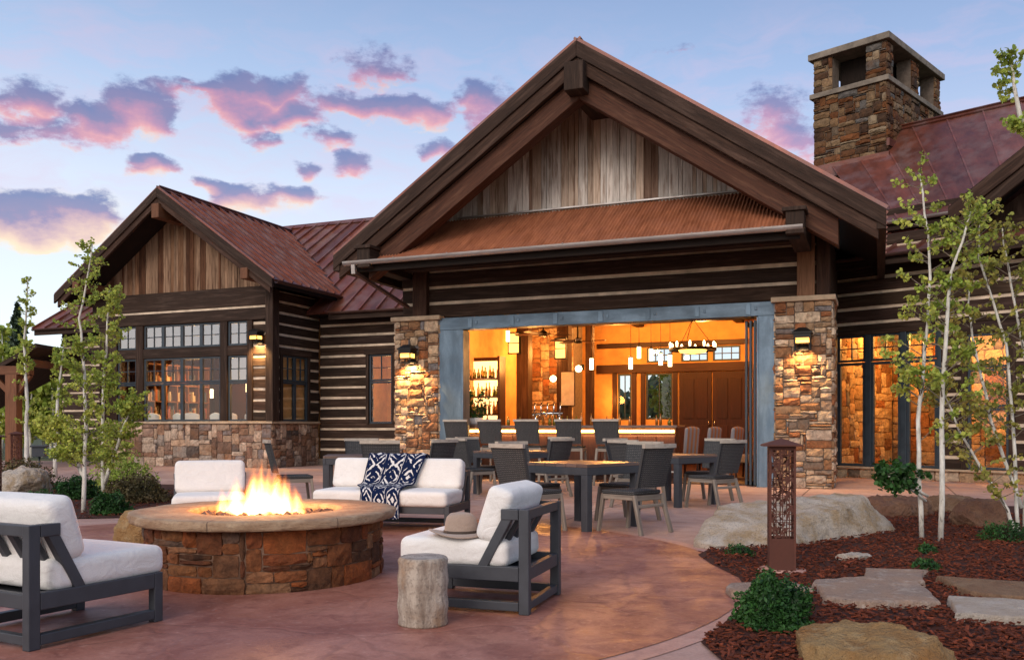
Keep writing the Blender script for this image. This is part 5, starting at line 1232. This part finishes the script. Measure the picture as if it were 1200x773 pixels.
# left room: shelves and white armchairs behind the windows
bs = thing('bookcase', 'lit wooden bookcase with square cubbies seen through the left windows', 'bookcase', W(-20.45, 5.7, .025), MROT + math.pi / 2)
mb = MB()
for k in range(7): mb.box(-1.5 + k * .5 - .025, -1.5 + k * .5 + .025, -.2, .2, .3, 3.2)
for z in (.3, .85, 1.4, 1.95, 2.5, 3.15): mb.box(-1.526, 1.526, -.205, .2, z - .025, z + .025)
mb.box(-1.53, 1.53, .201, .23, .2, 3.3); mb.build('case', 'warm_timber', bs)
mb = MB()
for i in range(6):
    for z in (.875, 1.425, 1.975, 2.525):
        x = -1.45 + i * .5
        while x < -1.05 + i * .5:
            wd = rng.uniform(.03, .08); k = rng.choice(((.2, .1, .06), (.6, .5, .4), (.1, .12, .2), (.35, .1, .06), (.1, .08, .06)))
            if rng.random() < .75: mb.box(x, x + wd - .004, -.12, .1, z + .001, z + rng.uniform(.2, .4), 'z', k)
            x += wd
bk = mb.build('books', flat('book_cloth', (.8, .8, .8, 1), .7, 0, .1, 9, 0, True), bs); bk['kind'] = 'stuff'
for (u, v, z, lab) in ((-18.75, 5.6, 2.05, 'hanging lamp glowing behind the middle left window panes'), (-17.0, 5.2, 2.2, 'hanging lamp glowing behind the right middle panes'), (-12.1, 7.0, 2.2, 'hanging lamp glowing behind the narrow window beside the left pier')):
    copy_thing(pr, W(u, v, z), 0, lab, 'lamps inside the left rooms')
ac0 = None
for k, u in enumerate((-19.6, -18.7, -18.0, -17.2, -16.5, -15.55)):
    lab = ('leftmost white armchair behind the left windows', 'second white armchair behind the left windows', 'third white armchair from the left behind the windows', 'fourth white armchair behind the middle windows', 'white armchair behind the right pane of the middle windows', 'white armchair behind the single right window of the left wing')[k]
    if ac0 is None:
        ac0 = thing('armchair', lab, 'armchair', W(u, 3.75, .025), MROT + .3, 'white armchairs behind the left windows')
        mb = MB(); rbox(mb, (0, 0, .42), ((1, 0, 0), (0, 1, 0), (0, 0, 1)), (.3, .3, .12), .06); mb.build('seat', 'cushion', ac0)
        mb = MB(); rbox(mb, (0, .27, .98), ((1, 0, 0), (0, 1, .15), (0, -.15, 1)), (.28, .07, .52), .05); mb.build('backrest', 'cushion', ac0)
        for sx in (-1, 1):
            mb = MB(); rbox(mb, (sx * .32, .05, .9), ((1, 0, 0), (0, 1, .3), (0, -.3, 1)), (.05, .22, .35), .04); mb.build('wing', 'cushion', ac0)
            for sy in (-1, 1): mb = MB(); mb.beam((sx * .25, sy * .25, 0), (sx * .25, sy * .25, .31), .05, .05); mb.build('leg', 'darkdoor', ac0)
    else: copy_thing(ac0, W(u, 3.75 + rng.uniform(-.1, .1), .025), MROT + rng.uniform(-.5, .9), lab)

# ------------------------------------------------------------------ wall lanterns
def lantern(lab, loc, rz, src=None):
    if src: o = copy_thing(src, loc, rz, lab)
    else:
        o = t = thing('wall_lantern', lab, 'wall lantern', loc, rz, 'lanterns on the outside walls')
        mb = MB(); mb.box(-.09, .09, -.03, 0, -.2, .2, col=(1, 1, 1)); mb.beam((0, -.02, .15), (0, -.17, .2), .03, .03, col=(1, 1, 1)); mb.build('backplate', 'black', t, bevel=.005)
        mb = MB(); mb.box(-.175, .175, -.35, -.02, .10, .13, col=(1, 1, 1))
        i = mb.add([(-.17, -.345, .131), (.17, -.345, .131), (.17, -.025, .131), (-.17, -.025, .131), (-.07, -.24, .215), (.07, -.24, .215), (.07, -.13, .215), (-.07, -.13, .215)])
        for f in ((0, 1, 5, 4), (1, 2, 6, 5), (2, 3, 7, 6), (3, 0, 4, 7), (4, 5, 6, 7), (3, 2, 1, 0)): mb.face([i + q for q in f])
        mb.build('lantern_cap', 'black', t)
        mb = MB()
        for x in (-.145, .125):
            for y in (-.325, -.065): mb.box(x, x + .02, y, y + .02, -.2, .099, col=(1, 1, 1))
        mb.box(-.15, .15, -.33, -.04, -.09, -.075, col=(1, 1, 1)); mb.box(-.15, .15, -.33, -.31, -.01, .0, col=(1, 1, 1)); mb.box(-.15, .15, -.33, -.04, .02, .099, col=(1, 1, 1)); mb.box(-.15, .15, -.33, -.31, -.2, -.185, col=(1, 1, 1)); mb.build('cage', 'black', t)
        mb = MB(); mb.box(-.115, .115, -.30, -.07, -.07, .018); mb.build('glow_glass', 'lamp', t)
    p = o.matrix_basis @ Vector((0, -.2, -.14))
    sd = bpy.data.lights.new('lantern_light', 'SPOT'); sd.energy = 240; sd.color = (1, .58, .22); sd.spot_size = rad(120); sd.spot_blend = .7; sd.shadow_soft_size = .06
    s_ = bpy.data.objects.new('lantern_light', sd); COL.objects.link(s_); s_.parent = o; s_.location = (0, -.17, -.10); s_.rotation_euler = (rad(14), 0, 0)
    return o
bpy.context.view_layer.update()
l0 = lantern('black wall lantern glowing on the right stone pier of the opening', W(0, -.06, 2.77), MROT)
lantern('black wall lantern glowing on the left stone pier of the opening', W(-8.3, -.06, 2.74), MROT, l0)
lantern('black wall lantern glowing on the log wall of the left gable, by the corner post', W(-14.75, LV - .02, 3.66), MROT, l0)

# ------------------------------------------------------------------ perforated bollard lights
def bollard(lab, loc, rz, src=None):
    if src: return copy_thing(src, loc, rz, lab)
    t = thing('bollard_light', lab, 'bollard light', loc, rz, 'perforated rusty bollard lights'); h = .10; r = random.Random(9)
    mb = MB()
    for sx in (-1, 1):
        for sy in (-1, 1): mb.box(*sorted((sx * h, sx * (h - .016))), *sorted((sy * h, sy * (h - .016))), 0, .985, col=(1, 1, 1))
    for rot in range(4):
        c, s_ = math.cos(rot * math.pi / 2), math.sin(rot * math.pi / 2); P = lambda x, y, z: (c * x - s_ * y, s_ * x + c * y, z)
        def bx(x0, x1, z0, z1):
            i = mb.add([P(x, y, z) for z in (z0, z1) for y in (-h + .002, -h + .006) for x in (x0, x1)]); k = r.uniform(.85, 1.1)
            for f in ((0, 1, 5, 4), (3, 2, 6, 7), (1, 3, 7, 5), (2, 0, 4, 6), (4, 5, 7, 6), (2, 3, 1, 0)): mb.face([i + q for q in f], [(.1 * q, .1) for q in range(4)], (k, k, k))
        bx(-h + .016, h - .016, .0, .265); bx(-h + .016, h - .016, .955, .985)
        # leafy perforation: a web of small crossing slats
        for _ in range(74):
            x = r.uniform(-h + .02, h - .02); z = r.uniform(.27, .95); a = r.choice((.6, -.6, 1.2, -1.2, .2, 1.57)) + r.uniform(-.3, .3); L = r.uniform(.018, .045); wd = r.uniform(.006, .013)
            dx, dz = math.cos(a), math.sin(a); Q = []
            for yy in (-h + .002, -h + .006):
                for (p_, q_) in ((-L, -wd * .4), (0, -wd), (L, 0), (0, wd)):
                    X_ = max(-h + .014, min(h - .014, x + dx * p_ - dz * q_)); Z_ = max(.262, min(.96, z + dz * p_ + dx * q_)); Q.append(P(X_, yy + r.uniform(0, .0006), Z_))
            i = mb.add(Q); mb.face((i, i + 1, i + 2, i + 3)); mb.face((i + 7, i + 6, i + 5, i + 4))
            for q in range(4): mb.face((i + (q + 1) % 4, i + q, i + 4 + q, i + 4 + (q + 1) % 4))
        for x in (-.05, 0, .05): bx(x - .004, x + .004, .265, .955)
        for k in range(10): bx(-h + .016, h - .016, .325 + k * .065, .331 + k * .065)
    mb.build('perforated_body', 'rustlight', t)
    mb = MB(); i = mb.add([(sx * .15, sy * .15, .987) for sy in (-1, 1) for sx in (-1, 1)] + [(sx * .15, sy * .15, .998) for sy in (-1, 1) for sx in (-1, 1)] + [(0, 0, 1.05)])
    for f in ((0, 2, 3, 1), (0, 1, 5, 4), (1, 3, 7, 5), (3, 2, 6, 7), (2, 0, 4, 6), (4, 5, 8), (5, 7, 8), (7, 6, 8), (6, 4, 8)): mb.face([i + q for q in f], [(.1 * q, .1) for q in range(len(f))])
    mb.build('cap', 'rustlight', t)
    mb = MB(); mb.lathe([(.001, .0), (.19, .0), (.185, .018), (.001, .02)], 24); mb.build('concrete_footing', 'edge', t)
    return t
b0 = bollard('tall rusty perforated bollard light standing in the mulch in front of the big pale boulder', (2.135, 7.10, .012), rad(-11))
bollard('rusty perforated bollard light far off on the left path, under the porch', (-11.4, 20.6, 0), rad(20), b0)
bollard('rusty perforated bollard light cut off by the left edge of the photo', (-7.72, 13.3, .01), rad(10), b0)

# ------------------------------------------------------------------ trees and shrubs
def grow(name, label, loc, stems, leafmat, nleaf, lr, spread, group=None, cat='tree', barkm='bark', br=26, start=.25, rad0=.028, seed=1, droop=.3, leafstart=.15, taper=.8):
    """stems = polylines in local space; each gets side branches that carry the leaves"""
    global rng
    keep = rng; rng = random.Random(seed)
    t = thing(name, label, cat, loc, 0, group); wd = MB(); tb = MB(); lf = MB(); twigs = []
    for st in stems:
        P = [Vector(p) for p in st]; Q = []
        for a, b in zip(P, P[1:]):
            for k in range(4): Q.append(a.lerp(b, k / 4) + Vector((rng.uniform(-.012, .012), rng.uniform(-.012, .012), 0)) * (1 if Q else 0))
        Q.append(P[-1]); N = len(Q); R = [rad0 * (1 - taper * i / (N - 1)) + .003 for i in range(N)]
        wd.tube(Q, R, 8); H = sum((b - a).length for a, b in zip(Q, Q[1:]))
        for _ in range(br):
            f = start + (1 - start) * rng.random() ** .8; i = min(N - 2, int(f * (N - 1))); p = Q[i].lerp(Q[i + 1], f * (N - 1) - i)
            a = rng.uniform(0, 6.28); L = spread * rng.uniform(.45, 1.1) * (1 - .65 * f) + .08; up = rng.uniform(.25, 1.0)
            d = Vector((math.cos(a), math.sin(a), up)).normalized(); e1 = p + d * L * .55; e2 = p + d * L + Vector((0, 0, -droop * L * .3)) + rdir() * .05
            tb.tube([p, e1, e2], [R[i] * .28 + .0015, .003, .0015], 5, cap=False); twigs.append((p, e1, e2, L))
        twigs.append((Q[int(N * .8)], Q[-2], Q[-1] + Vector((0, 0, .05)), .4))
    tot = sum(x[3] for x in twigs)
    for (p, e1, e2, L) in twigs:
        for _ in range(max(3, int(nleaf * L / tot))):
            f = leafstart + (1 - leafstart) * rng.random() ** .7; q = p.lerp(e1, f * 2) if f < .5 else e1.lerp(e2, f * 2 - 1)
            k = rng.uniform(.55, 1.45); leaf(lf, q + rdir() * rng.uniform(.01, .075) * (lr / .03), lr * rng.uniform(.7, 1.2), rdir(-.3), (k * rng.uniform(.9, 1.15), k, k * .9), 6, .85)
    wd.build('trunk', barkm, t); tb.build('branches', 'twig', t); lf.build('crown', leafmat, t); rng = keep
    return t
AG = None
grow('aspen_tree', 'taller slim white trunked aspen at the front of the left bed', (-5.74, 12.0, 0), [[(0, 0, 0), (.03, 0, .92), (0, .02, 1.84), (-.05, 0, 2.6), (.12, 0, 3.6)], [(.02, .02, .45), (-.25, .1, .85), (-.5, .1, 1.2)]], 'aspen_leaf', 5600, .020, .44, br=100, start=.16, rad0=.028, seed=3)
grow('aspen_tree', 'white trunked aspen just behind the tallest one in the left bed', (-6.15, 13.5, 0), [[(0, 0, 0), (-.02, 0, 1.3), (.03, 0, 2.3), (.08, 0, 3.2)], [(.02, 0, .3), (.25, -.1, .9), (.5, -.1, 1.6)]], 'aspen_leaf', 5800, .021, .44, br=80, start=.12, rad0=.030, seed=4)
grow('aspen_tree', 'very thin pale aspen at the far left in front of the porch', (-10.75, 19.8, 0), [[(0, 0, 0), (.03, 0, 1.6), (-.02, 0, 3.0), (.05, 0, 4.4)], [(.5, .3, 0), (.55, .3, 1.7), (.7, .3, 3.0)]], 'aspen_leaf', 1900, .03, .36, br=50, start=.22, rad0=.05, seed=5)
grow('aspen_tree', 'left one of the two white trunked saplings before the glass doors at right', (4.16, 9.1, .01), [[(0, 0, 0), (-.03, 0, 1.2), (.04, 0, 1.95), (.09, 0, 2.88), (-.02, 0, 3.72)]], 'aspen_leaf', 1500, .022, .58, br=60, start=.2, rad0=.023, seed=6, taper=.75, leafstart=.4)
grow('aspen_tree', 'right, straighter one of the two white trunked saplings before the glass doors', (4.28, 8.95, .01), [[(0, 0, 0), (.03, 0, 1.53), (.10, 0, 2.66), (.30, 0, 3.3)]], 'aspen_leaf', 1350, .022, .52, br=52, start=.2, rad0=.026, seed=7, taper=.75, leafstart=.4)
grow('young_tree', 'olive leaved young tree with several leaning stems at the right edge', (5.27, 9.3, .01), [[(0, 0, 0), (-.19, 0, .38), (-.62, 0, 1.1), (-.8, 0, 1.55)], [(0, .02, 0), (-.07, 0, 1.15), (-.15, 0, 2.0), (-.42, 0, 2.9), (-.42, 0, 3.5)], [(.02, 0, .3), (-.25, .1, 1.25), (-.45, .1, 2.1), (-.5, .1, 2.7)], [(.05, 0, .1), (.12, 0, 1.5), (-.08, 0, 2.6), (-.18, 0, 3.2)]], 'olive_leaf', 3400, .023, .56, br=46, start=.2, rad0=.018, leafstart=.3, seed=8, barkm='bark')
grow('young_tree', 'leafy branches of a taller tree hanging in from the upper right corner', (6.35, 10.0, .01), [[(0, 0, 0), (.05, 0, 1.6), (-.08, 0, 3.2), (-.15, 0, 4.6), (-.2, 0, 5.3)], [(-.05, 0, 3.3), (-.4, 0, 4.0), (-.68, 0, 4.6), (-.78, 0, 5.25)]], 'aspen_leaf', 1300, .028, .4, br=20, start=.4, rad0=.05, seed=12)
def shrub(name, label, loc, r_, h, n_, leafm, lr, seed, group=None):
    global rng
    keep = rng; rng = random.Random(seed); t = thing(name, label, 'shrub', loc, 0, group); mb = MB(); wd = MB()
    for _ in range(40):
        d = rdir(.02); wd.tube([(0, 0, 0), Vector((d.x * r_ * .5, d.y * r_ * .5, d.z * h * .6)), Vector((d.x * r_ * .9, d.y * r_ * .9, d.z * h * .9))], [.008, .005, .002], 5, cap=False)
    for _ in range(n_):
        d = rdir(-.12); f = rng.random() ** .28; lump = 1 + .42 * mnoise.noise(d * 2.6 + Vector((seed, 0, 0))) + .16 * mnoise.noise(d * 6) + (.18 * rng.random() if rng.random() < .04 else 0)
        p = Vector((d.x * r_, d.y * r_, abs(d.z) * h + .01)) * f * lump; k = rng.uniform(.45, 1.55)
        leaf(mb, p, lr * rng.uniform(.6, 1.3), (rdir() + d * .4).normalized(), (k, k, k), 5, .45)
    wd.build('stems', 'darkbark', t); mb.build('foliage', leafm, t); rng = keep; return t
shrub('round_shrub', 'dense dark green round shrub in the mulch just behind the golden boulder', (1.5, 5.12, .012), .20, .27, 8500, 'shrub_leaf', .016, 21)
shrub('round_shrub', 'bright green round shrub at the front of the left bed under the aspen trunks', (-5.27, 11.75, .012), .24, .27, 3500, 'shrub_leaf', .022, 22)
shrub('round_shrub', 'low green shrub at the front left of the left bed, before the grey boulder', (-6.75, 12.75, .012), .30, .22, 3500, 'shrub_leaf', .022, 23)
shrub('round_shrub', 'green shrub behind the white aspen trunks in the left bed', (-6.95, 14.3, .012), .36, .36, 3500, 'shrub_leaf', .025, 24)
shrub('brown_shrub', 'wide brownish shrub below the stone wall at the right end of the left bed', (-5.75, 13.7, .012), .48, .36, 5000, 'brown_leaf', .025, 25)
shrub('brown_shrub', 'brown twiggy shrub at the far left behind the grey brown boulder', (-9.1, 16.6, .012), .6, .5, 4000, 'brown_leaf', .03, 26)
shrub('young_shrub', 'yellow green shrub against the stone wall behind the aspens', (-6.9, 15.9, .012), .5, .7, 2200, 'aspen_leaf', .032, 27)
for (lab, x, y, r_) in (('small green tuft in the mulch left of the bollard light', 2.02, 7.95, .13), ('small green tuft in the mulch beyond the big grey flagstone', 3.3, 7.15, .10), ('tiny green tuft at the right in the mulch below the saplings', 3.75, 8.1, .09), ('low leafy plant at the foot of the leaning tree on the right', 4.95, 9.0, .26)):
    shrub('ground_plant', lab, (x, y, .012), r_, r_ * .75, 500 if r_ < .2 else 1500, 'shrub_leaf', .016, int(x * 97))
grow('low_branch', 'leafy green branch reaching left from the foot of the white saplings', (4.2, 9.05, .35), [[(0, 0, .1), (-.3, -.05, .28), (-.55, -.1, .33)], [(0, .05, .05), (-.25, -.1, .2), (-.42, -.15, .16)]], 'shrub_leaf', 700, .027, .30, br=14, start=.3, rad0=.012, seed=31, cat='plant')
# far trees
def conifer(label, loc, h, r_, seed):
    global rng
    keep = rng; rng = random.Random(seed); t = thing('pine_tree', label, 'tree', loc, 0); wd = MB(); lf = MB(); wd.tube([(0, 0, 0), (0, 0, h * .5), (0, 0, h)], [.16, .1, .02], 8)
    for i in range(2600):
        f = rng.random() ** .7; a = rng.uniform(0, 6.28); rr = r_ * (1 - f) * (.75 + .35 * math.sin(f * 40 + a)) * rng.random() ** .5; k = rng.uniform(.5, 1.4)
        leaf(lf, Vector((rr * math.cos(a), rr * math.sin(a), h * (.12 + .88 * f) - rr * .35)), rng.uniform(.12, .22), (rdir() + Vector((0, 0, .6))).normalized(), (k, k, k), 5, .35)
    wd.build('trunk', 'darkbark', t); lf.build('crown', 'pine_leaf', t); rng = keep
conifer('dark pointed pine beyond the porch at the far left', (-27.6, 50, 0), 8.0, 2.4, 41)
conifer('shorter dark pine left of the pointed one, at the left edge', (-28.8, 47, 0), 6.4, 2.4, 42)
conifer('dark pine half hidden behind the left roof', (-24.2, 49, 0), 6.8, 2.2, 43)
for k, (x, y, h) in enumerate(((-20.5, 36, 5.0), (-18.4, 34, 4.2), (-23.0, 40, 5.4), (-17.0, 33, 3.6))):
    lab = ('pale green far aspen behind the porch post', 'far aspen between the porch and the log wall', 'tallest far aspen at the left behind the porch', 'lowest far aspen by the left log corner')[k]
    grow('far_aspen', lab, (x, y, 0), [[(0, 0, 0), (.1, 0, h * .5), (0, 0, h)], [(.6, 0, 0), (.7, 0, h * .45), (.5, 0, h * .85)], [(-.7, 0, 0), (-.8, 0, h * .45), (-.6, 0, h * .8)]], 'aspen_leaf', 3200, .10, 1.5, br=26, start=.08, rad0=.06, seed=50 + k, group='far aspens on the left')
for k, (u, v, h) in enumerate(((-6.0, 15.5, 3.2), (-4.2, 16, 3.6), (-2.6, 15, 3.4))):
    q = W(u, v); grow('far_aspen', ('tree seen through the left rear window of the hall', 'tree seen through the large rear window of the hall', 'tree seen through the high right rear windows')[k], (q.x, q.y, 0), [[(0, 0, 0), (.1, 0, h * .5), (0, 0, h)], [(.6, 0, 0), (.7, 0, h * .45), (.5, 0, h * .85)]], 'aspen_leaf', 2200, .09, 1.3, br=26, start=.05, rad0=.05, seed=60 + k)
# far wood that closes the horizon
lf = MB()
for k in range(5200):
    x = rng.uniform(-130, 60); y = 95 + rng.uniform(-10, 12); hh = 6.5 + 2.8 * mnoise.noise(Vector((x * .12, 0, 0))) + 1.6 * mnoise.noise(Vector((x * .5, 3, 0)))
    c = rng.uniform(.5, 1.3); leaf(lf, Vector((x, y, hh * rng.random() ** .6)), rng.uniform(.5, .9), rdir(), (c, c, c), 6, .7)
o = lf.build('far_wood', 'pine_leaf'); o['kind'] = 'stuff'; tag(o, 'dark line of far woods along the horizon at the left', 'woods')
# porch at the far left
pv = thing('porch', 'timber porch roof on a braced post at the left edge', 'porch', (-14.0, 25, 0), 0)
mb = MB(); mb.beam((.10, 0, 0), (.10, 0, 2.6), .32, .32, (0, 1, 0)); mb.build('post', 'warm_timber', pv, bevel=.015)
mb = MB(); mb.beam((.2, 0, 2.1), (.55, 0, 2.6), .14, .14); mb.beam((0, 0, 2.1), (-.5, 0, 2.6), .14, .14); mb.build('brace', 'warm_timber', pv, bevel=.01)
mb = MB(); mb.beam((-2.5, 0, 2.72), (.6, 0, 2.72), .26, .24); mb.beam((.45, .2, 2.95), (.45, 3, 2.95), .2, .2); mb.build('beam', 'warm_timber', pv, bevel=.012)
mb = MB(); mb.beam((-2.6, 1.6, 1.55), (.78, 1.6, 3.42), 3.4, .12); mb.build('roof', 'log', pv)
pp = thing('path_light', 'small grey path light on a thin post beside the left path', 'path light', (-9.6, 18.2, 0), .3)
mb = MB(); mb.tube([(0, 0, 0), (0, 0, .55)], .02, 8); mb.build('post', 'graymetal', pp)
mb = MB(); mb.box(-.12, .12, -.12, .12, .55, .74, col=(1, 1, 1)); mb.box(-.15, .15, -.15, .15, .741, .78, col=(1, 1, 1)); mb.build('head', 'graymetal', pp, bevel=.008)
